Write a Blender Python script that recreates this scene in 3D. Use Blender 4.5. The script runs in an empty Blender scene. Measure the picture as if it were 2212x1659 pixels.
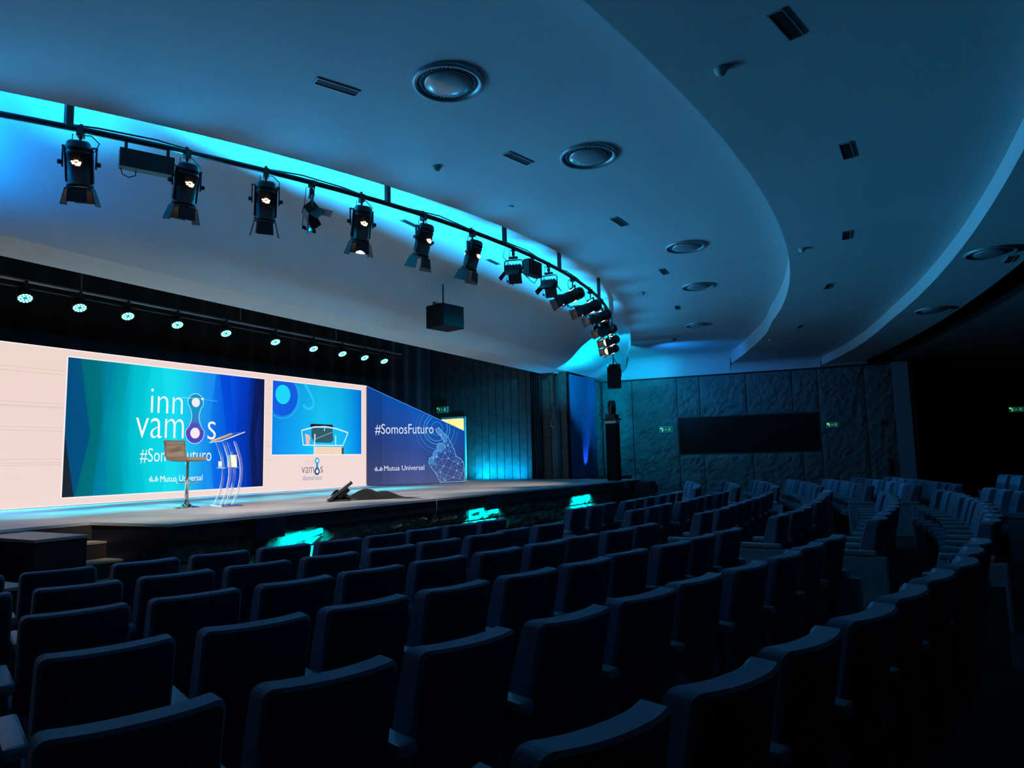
import bpy, bmesh, math, random
from mathutils import Vector, Matrix
S = bpy.context.scene
COL = S.collection
rnd = random.Random(5)
PI = math.pi
EYE = 1.67

# ------------------------------------------------------------------ camera
def cam_matrix(yaw, pitch, roll):
    fw = Vector((math.cos(yaw)*math.cos(pitch), math.sin(yaw)*math.cos(pitch), math.sin(pitch)))
    r = fw.cross(Vector((0, 0, 1))).normalized(); u = r.cross(fw)
    r2 = r*math.cos(roll) + u*math.sin(roll); u2 = -r*math.sin(roll) + u*math.cos(roll)
    M = Matrix((r2, u2, -fw)).transposed().to_4x4(); M.translation = (0, 0, EYE)
    return M
cd = bpy.data.cameras.new('camera'); cam = bpy.data.objects.new('camera', cd); COL.objects.link(cam)
cam.matrix_world = cam_matrix(0.5008, 0.1088, -0.0230)
cd.sensor_width = 36; cd.lens = 1490/2212*36; cd.clip_start = .05; cd.clip_end = 200
S.camera = cam

# ------------------------------------------------------------------ world, exposure, lights
w = bpy.data.worlds.new('world'); S.world = w; w.use_nodes = True
w.node_tree.nodes['Background'].inputs[0].default_value = (.05, .2, .5, 1)
w.node_tree.nodes['Background'].inputs[1].default_value = 0.0
vs = S.view_settings
vs.view_transform = 'Standard'; vs.look = 'None'; vs.gamma = 1; vs.use_curve_mapping = False; vs.exposure = 0.0

CYAN = (.0, .55, 1.0); BLUE = (.0, .22, 1.0); WARM = (1, .87, .76)
def light(name, kind, loc, target, power, color, **k):
    d = bpy.data.lights.new(name, kind); o = bpy.data.objects.new(name, d); COL.objects.link(o)
    d.energy = power; d.color = color; o.location = loc
    v = Vector(target) - Vector(loc)
    o.rotation_euler = v.to_track_quat('-Z', 'Y').to_euler()
    for a, b in k.items(): setattr(d, a, b)
    return o
# added cyan spots without fixtures, thrown into the ceiling recess; added blades cut them
RECESS_SPOTS = []                                           # each sits close behind a hanging lamp
for a, p in ((-28.6, 150), (-24.9, 140), (-21.7, 170), (-19.6, 240), (-17.0, 190), (-13.2, 190), (-9.5, 190), (-5.6, 220), (-1.2, 260), (2.8, 200), (7.0, 200), (10.8, 200), (14.2, 260), (17.6, 240)):
    a = math.radians(a); x, y = 11.2+15.45*math.sin(a), 20.6-15.45*math.cos(a); L = math.hypot(x, y)
    RECESS_SPOTS.append((x*(1+.26/L), y*(1+.26/L), p))
RECESS_SPOT_Z = 4.60
for i, (x, y, p) in enumerate(RECESS_SPOTS):
    light('recess_light', 'SPOT', (x, y, RECESS_SPOT_Z), (x + .1, 7.05, 5.5), p*1.15, (.0, .48, 1.0), spot_size=2.25, spot_blend=1, shadow_soft_size=.008)
light('recess_light', 'SPOT', (2.6, 7.7, 4.7), (3.2, 8.4, 5.6), 230, (.0, .3, 1.0), spot_size=2.7, spot_blend=.7, shadow_soft_size=.06)
# added cyan spots without fixtures by the curved pipe, brightening the bands over seats
for a, p in [(-36+5*k, 27) for k in range(13)]:
    a = math.radians(a); x, y = 11.2+15.75*math.sin(a), 20.6-15.75*math.cos(a)
    light('added_wash', 'SPOT', (x, y, 4.35), (x + 5*math.sin(a), y - 5*math.cos(a), 5.4), p, (.0, .42, .95), spot_size=2.7, spot_blend=1, shadow_soft_size=.06)
# LED cans over the stage
PARS = [5.56, 6.38, 7.2, 8.16, 9.24, 10.51, 11.64, 12.6, 13.41, 14.18]
for x in PARS:
    light('can_light', 'SPOT', (x, 11.58, 4.24), (x + .1, 10.9, 1.02), 1000, (.0, .60, .85), spot_size=.62, spot_blend=.9, shadow_soft_size=.09)
# warm fresnels: aimed at the presenter's place
for x, y, tx in ((3.9, 6.6, 6.5), (6.6, 5.7, 8.0), (8.6, 5.4, 10.5), (12.5, 5.6, 13.0), (15.2, 6.1, 8.2), (14.2, 5.9, 16)):
    light('fresnel_light', 'SPOT', (x, y, 4.40), (tx, 9.2, 1.0), 1100, WARM, spot_size=.85, spot_blend=.9, shadow_soft_size=.03)
light('recess_light', 'SPOT', (19.3, 7.45, 4.55), (20.9, 8.7, 5.0), 480, (.0, .52, 1.0), spot_size=1.9, spot_blend=.35, shadow_soft_size=.03)
light('added_wash', 'SPOT', (20.6, 6.2, 4.4), (24.0, 5.0, 4.9), 170, (.01, .28, 1.0), spot_size=2.0, spot_blend=1, shadow_soft_size=.06)  # added blue spot without a fixture, brightening the ceiling cove
light('added_wash', 'SPOT', (21.2, 7.9, 4.2), (23.8, 8.0, 3.6), 190, (.0, .5, 1.0), spot_size=2.2, spot_blend=1, shadow_soft_size=.06)  # added cyan spot without a fixture, brightening the stone wall corner
# added blue-cyan strip along the foot of the screen, washing up towards the house
o = light('added_foot_strip', 'AREA', (9.2, 13.02, 1.045), (9.2, 5.0, 1.9), 185, (.0, .46, 1.0), spread=1.15)
o.data.shape = 'RECTANGLE'; o.data.size = 12.0; o.data.size_y = .012
# uplights at the foot of curtain and plank wall
light('curtain_uplight', 'SPOT', (21.55, 8.85, 1.1), (21.75, 9.25, 2.6), 300, (.03, .22, 1.0), spot_size=.75, spot_blend=.9, shadow_soft_size=.03)
light('wall_uplight', 'SPOT', (19.72, 12.3, 1.06), (20.25, 12.3, 1.9), 260, (.0, .45, 1.0), spot_size=2.9, spot_blend=1, shadow_soft_size=.04)
light('wall_uplight', 'SPOT', (19.72, 11.65, 1.06), (20.25, 11.65, 1.9), 150, (.0, .42, 1.0), spot_size=2.9, spot_blend=1, shadow_soft_size=.04)
light('wall_uplight', 'SPOT', (19.72, 11.0, 1.06), (20.25, 11.0, 1.9), 170, (.0, .38, 1.0), spot_size=2.9, spot_blend=1, shadow_soft_size=.04)
# downlights under the stage lip
for x0, x1, p, yf in ((6.72, 7.52, 20, 7.29), (11.0, 12.05, 22, 7.04), (15.2, 16.3, 22, 6.8)):
    o = light('lip_light', 'AREA', ((x0+x1)/2, yf-.14, .785), ((x0+x1)/2, yf+.02, .35), p, (.0, .78, .95), spread=2.0)
    o.data.shape = 'RECTANGLE'; o.data.size = x1-x0-.12; o.data.size_y = .03
# backstage lamp behind the open door
light('corridor_lamp', 'POINT', (21.4, 13.5, 3.0), (21.4, 13.5, 0), 130, (1, .78, .45), shadow_soft_size=.15)

# ------------------------------------------------------------------ materials
def srgb(r, g, b):
    f = lambda c: (c/255/12.92) if c <= 10 else ((c/255+.055)/1.055)**2.4
    return (f(r), f(g), f(b))
def mat(name, color, rough=.6, metal=0, emit=None, es=1, noise=None, bump=None, spec=None, trans=0, coat=0, sheen=0):
    m = bpy.data.materials.new(name); m.use_nodes = True; nt = m.node_tree; b = nt.nodes['Principled BSDF']
    b.inputs['Base Color'].default_value = (*color, 1); b.inputs['Roughness'].default_value = rough; b.inputs['Metallic'].default_value = metal
    if spec is not None: b.inputs['Specular IOR Level'].default_value = spec
    if trans: b.inputs['Transmission Weight'].default_value = trans; b.inputs['IOR'].default_value = 1.45
    if coat: b.inputs['Coat Weight'].default_value = coat
    if sheen: b.inputs['Sheen Weight'].default_value = sheen; b.inputs['Sheen Roughness'].default_value = .5
    if emit: b.inputs['Emission Color'].default_value = (*emit, 1); b.inputs['Emission Strength'].default_value = es
    if noise or bump:
        tc = nt.nodes.new('ShaderNodeTexCoord')
    if noise:   # (scale, amount)
        n = nt.nodes.new('ShaderNodeTexNoise'); n.inputs['Scale'].default_value = noise[0]; n.inputs['Detail'].default_value = 5
        nt.links.new(tc.outputs['Object'], n.inputs['Vector'])
        r = nt.nodes.new('ShaderNodeValToRGB'); a = noise[1]
        r.color_ramp.elements[0].position = .3; r.color_ramp.elements[1].position = .7
        r.color_ramp.elements[0].color = (*[c*(1-a) for c in color], 1); r.color_ramp.elements[1].color = (*[min(1, c*(1+a)) for c in color], 1)
        nt.links.new(n.outputs['Fac'], r.inputs[0]); nt.links.new(r.outputs[0], b.inputs['Base Color'])
    if bump:    # (scale, strength, distance)
        n2 = nt.nodes.new('ShaderNodeTexNoise'); n2.inputs['Scale'].default_value = bump[0]; n2.inputs['Detail'].default_value = 6
        nt.links.new(tc.outputs['Object'], n2.inputs['Vector'])
        bp = nt.nodes.new('ShaderNodeBump'); bp.inputs['Strength'].default_value = bump[1]; bp.inputs['Distance'].default_value = bump[2]
        nt.links.new(n2.outputs['Fac'], bp.inputs['Height']); nt.links.new(bp.outputs[0], b.inputs['Normal'])
    return m
def emis(name, color, s=1.0):
    m = bpy.data.materials.new(name); m.use_nodes = True; nt = m.node_tree; nt.nodes.clear()
    o = nt.nodes.new('ShaderNodeOutputMaterial'); e = nt.nodes.new('ShaderNodeEmission')
    e.inputs[0].default_value = (*color, 1); e.inputs[1].default_value = s; nt.links.new(e.outputs[0], o.inputs[0]); return m
M = dict(
 plaster=mat('white_plaster', (.62, .64, .66), .85, noise=(.8, .05), bump=(14, .15, .01)),
 floor=mat('dark_carpet', (.012, .014, .022), .95, noise=(60, .4), bump=(200, .4, .004)),
 stage=mat('stage_boards', (.30, .28, .26), .5, noise=(1.5, .18), bump=(30, .05, .004)),
 black=mat('black_paint', (.005, .005, .006), .7, spec=.1),
 blackcloth=mat('black_cloth', (.008, .008, .011), .95, noise=(5, .4), sheen=.1),
 lip=mat('stage_lip_metal', (.75, .74, .76), .35, metal=.6),
 fascia=mat('black_stage_fascia', (.008, .009, .016), .35),
 wood=mat('dark_stained_plank', (.075, .062, .055), .55, noise=(6, .35), bump=(40, .15, .004)),
 stone=mat('rock_faced_panel', (.15, .165, .165), .75, noise=(2.5, .2), bump=(4.5, 1, .12)),
 stone2=mat('rough_stone_cladding', (.16, .13, .10), .85, noise=(7, .5), bump=(6, 1, .06)),
 joint=mat('panel_joint', (.03, .035, .035), .9),
 curtain=mat('blue_curtain_cloth', (.02, .045, .15), .7, sheen=.1),
 booth=mat('black_booth_glass', (.004, .004, .005), .2),
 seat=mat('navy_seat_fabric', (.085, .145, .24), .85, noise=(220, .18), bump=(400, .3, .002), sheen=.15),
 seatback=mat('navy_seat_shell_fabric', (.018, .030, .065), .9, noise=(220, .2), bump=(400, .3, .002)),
 arm=mat('grey_armrest_vinyl', (.22, .28, .34), .45, noise=(30, .1)),
 panel=mat('seat_side_panel', (.09, .10, .12), .6),
 ledblack=mat('screen_housing', (.01, .01, .012), .5),
 lamp=mat('black_lamp_enamel', (.012, .013, .018), .4),
 lampdoor=mat('black_door_blade', (.02, .022, .028), .55),
 glow=emis('lit_lamp_interior', (1, .62, .28), 9),
 lens=emis('lit_fresnel_lens', (1, .70, .42), 5),
 led=emis('lit_led_lens', (.16, 1.0, .95), 7),
 ledface=mat('led_can_face', (.01, .05, .05), .3, emit=(.0, .35, .38), es=.8),
 shade=mat('matt_black_blocker', (.0008, .0008, .0008), 1, spec=0),
 cable=mat('black_cable', (.01, .01, .012), .6),
 grille=mat('speaker_grille', (.012, .011, .011), .7, spec=.1, bump=(300, .6, .002)),
 speaker=mat('speaker_cabinet', (.012, .013, .018), .6, spec=.2),
 chrome=mat('chrome', (.8, .78, .74), .12, metal=1),
 tan=mat('tan_leatherette', (.22, .15, .09), .5, noise=(20, .08)),
 acryl=mat('clear_acrylic', (.9, .97, 1.0), .08, trans=.92, spec=.8),
 acrylrim=mat('acrylic_polished_edge', (.85, .88, .9), .15, emit=None, spec=1),
 yellow=mat('amber_edge', (.9, .45, .05), .3),
 cream=mat('cream_box', (.75, .66, .52), .6),
 signgreen=mat('sign_green', (.01, .14, .06), .5, emit=(.0, .14, .06), es=.3),
 signwhite=mat('sign_white', (.55, .65, .6), .5, emit=(.3, .5, .4), es=.5),
 signcase=mat('sign_case', (.45, .5, .48), .5),
 signled=emis('sign_status_led', (.03, 1, .1), 2.2),
 dot=emis('aisle_marker_lamp', (1, .95, .9), 2.5),
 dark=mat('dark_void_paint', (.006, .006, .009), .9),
 ceil2=mat('rear_ceiling_paint', (.30, .31, .33), .9),
 doorcream=mat('corridor_wall_paint', (.92, .70, .45), .8),
 doorframe=mat('painted_door_frame', (.80, .72, .55), .5),
 orange=mat('orange_box', (.7, .2, .05), .6),
 diffring=mat('diffuser_painted_metal', (.35, .40, .44), .35, metal=.3),
 diffdisc=mat('diffuser_disc', (.40, .45, .5), .22, metal=.25),
 holes=mat('perforated_dark', (.01, .01, .012), .7),
 red=mat('extinguisher_red', (.25, .02, .02), .4),
 steel=mat('grey_steel', (.25, .27, .3), .35, metal=.8),
 deskwood=mat('step_tread', (.30, .26, .18), .5),
 riser=mat('step_riser', (.02, .012, .008), .8),
 glassdark=mat('dark_glass_panel', (.01, .014, .04), .12),
)
# ------------------------------------------------------------------ mesh helpers
class MB:
    def __init__(s): s.v = []; s.f = []; s.sm = []
    def add(s, vs_, fs, smooth=False):
        n = len(s.v); s.v += [tuple(v) for v in vs_]; s.f += [tuple(i+n for i in f) for f in fs]; s.sm += [smooth]*len(fs); return s
    def box(s, c, d, R=None, taper=None):
        P = []
        for k in (-1, 1):
            t = 1 if (taper is None or k < 0) else taper
            for a, b in ((-1, -1), (1, -1), (1, 1), (-1, 1)):
                p = Vector((a*d[0]/2*t, b*d[1]/2*t, k*d[2]/2))
                if R is not None: p = R @ p
                P.append(p + Vector(c))
        return s.add(P, [(3, 2, 1, 0), (4, 5, 6, 7), (0, 1, 5, 4), (1, 2, 6, 5), (2, 3, 7, 6), (3, 0, 4, 7)])
    def cyl(s, p0, p1, r0, r1=None, n=12, caps=True, smooth=True):
        p0 = Vector(p0); p1 = Vector(p1); r1 = r0 if r1 is None else r1
        q = (p1-p0).to_track_quat('Z', 'Y').to_matrix()
        P = [p0 + q @ Vector((r0*math.cos(2*PI*i/n), r0*math.sin(2*PI*i/n), 0)) for i in range(n)] + [p1 + q @ Vector((r1*math.cos(2*PI*i/n), r1*math.sin(2*PI*i/n), 0)) for i in range(n)]
        s.add(P, [(i, (i+1) % n, n+(i+1) % n, n+i) for i in range(n)], smooth)
        if caps: s.add(P[:n], [tuple(range(n-1, -1, -1))]); s.add(P[n:], [tuple(range(n))])
        return s
    def tube(s, pts, r, n=8):
        pts = [Vector(p) for p in pts]; P = []
        up = None
        for i, p in enumerate(pts):
            t = (pts[min(i+1, len(pts)-1)] - pts[max(i-1, 0)]).normalized()
            if up is None: up = t.orthogonal().normalized()
            up = (up - t*up.dot(t)).normalized(); b = t.cross(up)
            P += [p + (up*math.cos(2*PI*k/n) + b*math.sin(2*PI*k/n))*r for k in range(n)]
        F = [(i*n+k, i*n+(k+1) % n, (i+1)*n+(k+1) % n, (i+1)*n+k) for i in range(len(pts)-1) for k in range(n)]
        s.add(P, F, True); s.add(P[:n], [tuple(range(n-1, -1, -1))]); s.add(P[-n:], [tuple(range(n))]); return s
    def lathe(s, prof, n=24, c=(0, 0, 0), R=None):
        P = []
        for r, z in prof:
            for k in range(n):
                p = Vector((r*math.cos(2*PI*k/n), r*math.sin(2*PI*k/n), z))
                if R is not None: p = R @ p
                P.append(p + Vector(c))
        return s.add(P, [(i*n+k, i*n+(k+1) % n, (i+1)*n+(k+1) % n, (i+1)*n+k) for i in range(len(prof)-1) for k in range(n)], True)
    def prism(s, poly, z0, z1):
        n = len(poly); P = [(x, y, z0) for x, y in poly] + [(x, y, z1) for x, y in poly]
        return s.add(P, [tuple(range(n-1, -1, -1)), tuple(range(n, 2*n))] + [(i, (i+1) % n, n+(i+1) % n, n+i) for i in range(n)])
    def grid(s, rows, smooth=True, flip=False):
        n = len(rows[0]); P = [p for r in rows for p in r]
        F = [(i*n+k, i*n+k+1, (i+1)*n+k+1, (i+1)*n+k) for i in range(len(rows)-1) for k in range(n-1)]
        if flip: F = [f[::-1] for f in F]
        return s.add(P, F, smooth)
    def mesh(s, name, m):
        me = bpy.data.meshes.new(name); me.from_pydata(s.v, [], s.f); me.polygons.foreach_set('use_smooth', s.sm)
        for x in (m if isinstance(m, (list, tuple)) else [m]): me.materials.append(x)
        me.update(); return me
    def build(s, name, m, parent=None, fix=False):
        me = s.mesh(name, m)
        if fix:
            bm = bmesh.new(); bm.from_mesh(me); bmesh.ops.remove_doubles(bm, verts=bm.verts, dist=1e-5); bmesh.ops.recalc_face_normals(bm, faces=bm.faces); bm.to_mesh(me); bm.free()
        return link(name, me, parent)
def link(name, me, parent=None):
    o = bpy.data.objects.new(name, me); COL.objects.link(o)
    if parent: o.parent = parent
    return o
def thing(name, label, cat, loc=(0, 0, 0), rz=0, group=None, R=None):
    o = bpy.data.objects.new(name, None); COL.objects.link(o); o.empty_display_size = .1
    o.location = loc; o.rotation_euler = (0, 0, rz)
    if R is not None: o.rotation_euler = R.to_euler()
    o['label'] = label; o['category'] = cat
    if group: o['group'] = group
    return o
def tag(o, label, cat, group=None):
    o['label'] = label; o['category'] = cat
    if group: o['group'] = group
    return o
def struct(o): o['kind'] = 'structure'; return o
def dup(root, loc, rz=None, label=None, group=None, R=None):
    r = root.copy(); COL.objects.link(r); r.location = loc
    if rz is not None: r.rotation_euler = (0, 0, rz)
    if R is not None: r.rotation_euler = R.to_euler()
    if label: r['label'] = label
    if group: r['group'] = group
    for ch in [o for o in KIDS.get(root.name, root.children)]:
        c = ch.copy(); COL.objects.link(c); c.parent = r
        for g in ch.children:
            d = g.copy(); COL.objects.link(d); d.parent = c
    return r
KIDS = {}
def bevel_mesh(me, w, seg=2):
    bm = bmesh.new(); bm.from_mesh(me); bmesh.ops.bevel(bm, geom=bm.edges[:], offset=w, segments=seg, affect='EDGES', profile=.6); bm.to_mesh(me); bm.free(); return me
def bbox_obj(name, c, d, m, parent=None, R=None, w=0, taper=None):
    mb = MB().box(c, d, R, taper); me = mb.mesh(name, m)
    if w: bevel_mesh(me, w)
    return link(name, me, parent)

# ================================================================== SETTING
HC = (10.8, 26.2); R0 = 22.37; DP = .966; RK = .0116
def floor_z(x, y):
    r = math.hypot(x-HC[0], y-HC[1]); return max(0, (r-R0)/DP*RK)
def wallx(y): return 23.8 + (9.27-y)*.1069          # the right-hand side wall leans outward towards the rear
rows = [[(x, y, floor_z(x, y)) for x in [i*1.2-4 for i in range(31)]] for y in [j*.8-10 for j in range(34)]]
fl = struct(MB().grid(rows, False).build('floor', M['floor']))

# ---- ceiling tiers (curved bands stepping down away from the stage)
def interp(pts, x):
    for (a, b), (c, d) in zip(pts, pts[1:]):
        if x <= c: return b + (d-b)*(x-a)/(c-a)
    return pts[-1][1]
def smoothpts(pts, it=3):
    return pts
def arc(cx, cy, R, x0, x1, n): return [(x0+(x1-x0)*i/n, cy-math.sqrt(R*R-(x0+(x1-x0)*i/n-cx)**2)) for i in range(n+1)]
A1 = [(-4, 10.4), (-1.5, 8.75), (0.6, 7.85)] + arc(11.2, 20.6, 15.85, 2.6, 15.5, 40) + [(17, 5.78), (18.0, 6.1), (19.06, 6.45), (20.76, 7.05), (22.32, 7.66), (25.3, 8.95)]
A2 = arc(9.24, 28.2, 27.06, -4, 17, 50) + [(18.5, 2.62), (19.7, 2.98), (20.77, 3.36), (22.23, 3.88), (23.39, 4.33), (24.5, 4.8), (25.6, 5.3)]
A3 = arc(6.3, 48.27, 49.6, -4, 17, 40) + [(18.5, .12), (19.9, .42), (21.2, .76), (22.6, 1.18), (23.9, 1.62), (25.6, 2.3)]
A4 = arc(5.5, 58, 60.4, -4, 24, 30) + [(26, .6)]
YC, ZC, YB, ZB = 7.05, 5.57, 9.05, 4.45              # crease line, recess height, beam front, soffit height
_sl = [(0, .35), (.25, .55), (.42, 1.5), (.62, 1.7), (.8, .75), (1, .55)]
_acc = [0.0]
for _k in range(100):
    _t = (_k+.5)/100
    for (_a, _b), (_c, _d) in zip(_sl, _sl[1:]):
        if _a <= _t <= _c: _acc.append(_acc[-1] + _b+(_d-_b)*(_t-_a)/(_c-_a)); break
def prof(y):
    if y <= YC: return ZC
    t = min(1, (y-YC)/(YB-YC))*100; k = min(99, int(t))
    return ZC - (ZC-ZB)*(_acc[k]+(_acc[k+1]-_acc[k])*(t-k))/_acc[-1]
XS = [-4+28*i/80 for i in range(81)]
def xs_to_wall(n=60):                                 # fractions, dense near the right wall
    return [1-(1-i/n)**1.0 for i in range(n+1)]
def tier(name, ya, yb, z, cove, band_to=4.45):
    mb = MB(); rows = []
    for j in range(9):
        t = j/8; row = []
        fr = [i/180 for i in range(169)] + [.945, .957, .967, .975, .982, .988, .993, .997, 1.0]
        for f in fr:
            # x runs from the left end to the side wall
            x = -4 + f*(wallx(2)+4)
            for _ in range(3):
                y = ya(x)*(1-t) + yb(x)*t; x = -4 + f*(wallx(y)+4)
            d = wallx(y) - x
            zz = z
            if d < cove: q = 1-d/cove; zz = z - cove*.8*(1-math.sqrt(max(0, 1-q*q)))
            row.append((x, y, zz))
        row.append((wallx(y), y, band_to))
        rows.append(row)
    mb.grid(rows, True); return struct(mb.build(name, M['plaster']))
f1 = lambda x: interp(A1, x); f2 = lambda x: interp(A2, x); f3 = lambda x: interp(A3, x); f4 = lambda x: interp(A4, x)
tier('ceiling', f1, f2, 5.17, .55)
tier('ceiling', f2, f3, 4.77, .38)
tier('ceiling', f3, f4, 4.51, .12)
def fascia(name, pts, zt, zb, thick=0):
    rows = [[(x, y, zb) for x, y in pts], [(x, y, (zt(x, y) if callable(zt) else zt)) for x, y in pts]]
    return struct(MB().grid(rows, True).build(name, M['plaster']))
def dense(pts, n=6):
    o = []
    for a, b in zip(pts, pts[1:]): o += [(a[0]+(b[0]-a[0])*k/n, a[1]+(b[1]-a[1])*k/n) for k in range(n)]
    return o+[pts[-1]]
def clip(pts): return [p for p in dense(pts) if p[0] < wallx(p[1])+.02]
fascia('trim_1', clip(A1), lambda x, y: max(5.17, prof(y)), 5.17)
fascia('trim_2', clip(A2), 5.17, 4.77)
fascia('trim_3', clip(A3), 4.77, 4.51)
# recess ceiling and wavy slope down to the proscenium beam
rows = []
for i in range(121):
    x = -4 + 28.3*i/120; y0 = f1(x); row = []
    ys = [y0 + (YC-y0)*k/4 for k in range(4)] + [YC + (YB-YC)*k/22 for k in range(23)] if y0 < YC else [y0 + (YB-y0)*k/26 for k in range(27)]
    rows.append([(x, yy, prof(yy)) for yy in ys])
struct(MB().grid(rows, True).build('ceiling', M['plaster']))
# proscenium beam
bm_ = MB(); bm_.box((8.15, (YB+9.97)/2, ZB+.6), (24.3, 9.97-YB-.004, 1.2)); struct(bm_.build('trim_4', M['plaster']))
_b = [(wallx(y)-.004, y) for y in (6.6, 7.6, 8.6, 9.3)]
struct(MB().grid([[(x, y, 4.45) for x, y in _b], [(x, y, 5.7) for x, y in _b]], False).build('trim_10', M['plaster']))
# short wing wall top right of the beam
struct(MB().box((22.3, 9.55, 5.2), (4.2, .55, 1.5)).build('trim_5', M['plaster']))
# rear: dark slot, low rear soffits
rows = [[(x, f4(x), 4.51) for x in XS], [(x, f4(x)-.02, 5.3) for x in XS], [(x, f4(x)-.75, 5.3) for x in XS], [(x, f4(x)-.75, 4.55) for x in XS]]
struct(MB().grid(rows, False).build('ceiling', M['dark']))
rear = lambda x: f4(x)-.75
rows = [[(x, rear(x), 4.55) for x in [-4+34*i/60 for i in range(61)]], [(x, -10, 4.75) for x in [-4+34*i/60 for i in range(61)]]]
struct(MB().grid(rows, False).build('ceiling', M['ceil2']))
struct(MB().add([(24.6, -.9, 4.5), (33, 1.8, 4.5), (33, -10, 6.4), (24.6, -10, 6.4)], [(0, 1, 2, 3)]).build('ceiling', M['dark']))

# ---- side wall of rock-faced panels
def on_wall(s, z, off=0):                             # s metres from the stage-side corner, off = towards the room
    L = math.hypot(9.82, 1.05); dx, dy = 1.05/L, -9.82/L
    return Vector((23.8+dx*s - (-dy)*off*1.0, 9.27+dy*s + (-dx)*off, z))
wall = struct(MB().add([on_wall(-.2, -.1, -.08), on_wall(9.9, -.1, -.08), on_wall(9.9, 4.5, -.08), on_wall(-.2, 4.5, -.08)], [(0, 1, 2, 3)]).build('wall_right', M['joint']))
def rock_panel(parent, s0, s1, z0, z1, fn=on_wall, m='stone', name='stone_panel', amp=.024):
    nx = max(3, int((s1-s0)/.11)); nz = max(3, int((z1-z0)/.11)); g = .011
    rows = []
    for j in range(nz+1):
        row = []
        for i in range(nx+1):
            e = 0 if (i in (0, nx) or j in (0, nz)) else 1
            s_ = s0+g+(s1-s0-2*g)*i/nx + e*rnd.uniform(-.025, .025); z_ = z0+g+(z1-z0-2*g)*j/nz + e*rnd.uniform(-.025, .025)
            row.append(fn(s_, z_, .03*e + e*rnd.uniform(-amp, amp)))
        rows.append(row)
    mb = MB().grid(rows, False)
    edge = [(s0+g, z0+g), (s1-g, z0+g), (s1-g, z1-g), (s0+g, z1-g)]
    P = [fn(a, b, 0) for a, b in edge] + [fn(a, b, -.07) for a, b in edge]
    mb.add(P, [(i, (i+1) % 4, 4+(i+1) % 4, 4+i) for i in range(4)])
    return mb.build(name, M[m], parent)
J = [0.02, 1.13, 2.72]
for a, b in zip(J, J[1:]): rock_panel(wall, a, b, 0.02, 4.40)
for a, b in ((2.72, 3.5), (3.5, 5.05), (5.05, 6.5), (6.5, 7.28)): rock_panel(wall, a, b, 2.98, 4.40)
for a, b in ((2.72, 3.55), (3.55, 5.15), (5.15, 6.7), (6.7, 7.28)): rock_panel(wall, a, b, 0.02, 1.70)
for a, b in ((7.28, 8.65), (8.65, 9.45)): rock_panel(wall, a, b, 0.02, 4.40)
# recessed window of the control booth
wb = thing('control_booth_window', 'long black control booth opening in the grey stone side wall', 'window', on_wall(5.0, 1.7, 0))
P = [on_wall(2.76, 1.73, -.01), on_wall(7.25, 1.73, -.01), on_wall(7.25, 2.95, -.01), on_wall(2.76, 2.95, -.01)]
inv = Vector(wb.location)
MB().add([p-inv for p in P], [(0, 1, 2, 3)]).build('glass', M['booth'], wb)
fr = MB()
for (a, z0, b, z1) in ((2.73, 1.70, 7.28, 1.735), (2.73, 2.945, 7.28, 2.98), (2.73, 1.7, 2.765, 2.98), (7.245, 1.7, 7.28, 2.98)):
    Q = [on_wall(a, z0, .02), on_wall(b, z0, .02), on_wall(b, z1, .02), on_wall(a, z1, .02)]; Q2 = [on_wall(a, z0, -.06), on_wall(b, z0, -.06), on_wall(b, z1, -.06), on_wall(a, z1, -.06)]
    fr.add([q-inv for q in Q+Q2], [(0, 1, 2, 3), (0, 1, 5, 4), (1, 2, 6, 5), (2, 3, 7, 6), (3, 0, 4, 7)])
fr.build('frame', M['joint'], wb)
# pilaster at the end of the side wall
c0 = [on_wall(9.45, 0, 0), on_wall(9.9, 0, 0), on_wall(9.9, 0, .10), on_wall(9.45, 0, .10)]
struct(MB().prism([(p.x, p.y) for p in c0], 0, 4.45).build('trim_6', mat('pilaster_paint', (.22, .27, .33), .8)))
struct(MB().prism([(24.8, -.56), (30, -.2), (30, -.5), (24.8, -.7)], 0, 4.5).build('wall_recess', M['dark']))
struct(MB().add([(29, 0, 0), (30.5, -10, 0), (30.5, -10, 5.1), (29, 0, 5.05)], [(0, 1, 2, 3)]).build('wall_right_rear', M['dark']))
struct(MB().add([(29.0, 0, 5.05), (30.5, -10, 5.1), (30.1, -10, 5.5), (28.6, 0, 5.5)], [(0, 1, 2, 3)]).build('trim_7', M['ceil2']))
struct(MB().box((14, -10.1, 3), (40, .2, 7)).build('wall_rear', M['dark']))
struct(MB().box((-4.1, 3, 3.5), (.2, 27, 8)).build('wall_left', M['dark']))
# short stone wall and curtain wall facing the room (parallel to the stage front)
sw = struct(MB().box((22.1, 9.36, 2.2), (3.9, .1, 4.6)).build('wall_stage_return', M['joint']))
def on_ret(s, z, off=0): return Vector((s, 9.29-off, z))
rock_panel(sw, 22.78, 23.3, .5, 4.42, on_ret); rock_panel(sw, 23.3, 23.76, .5, 4.42, on_ret)
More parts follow.
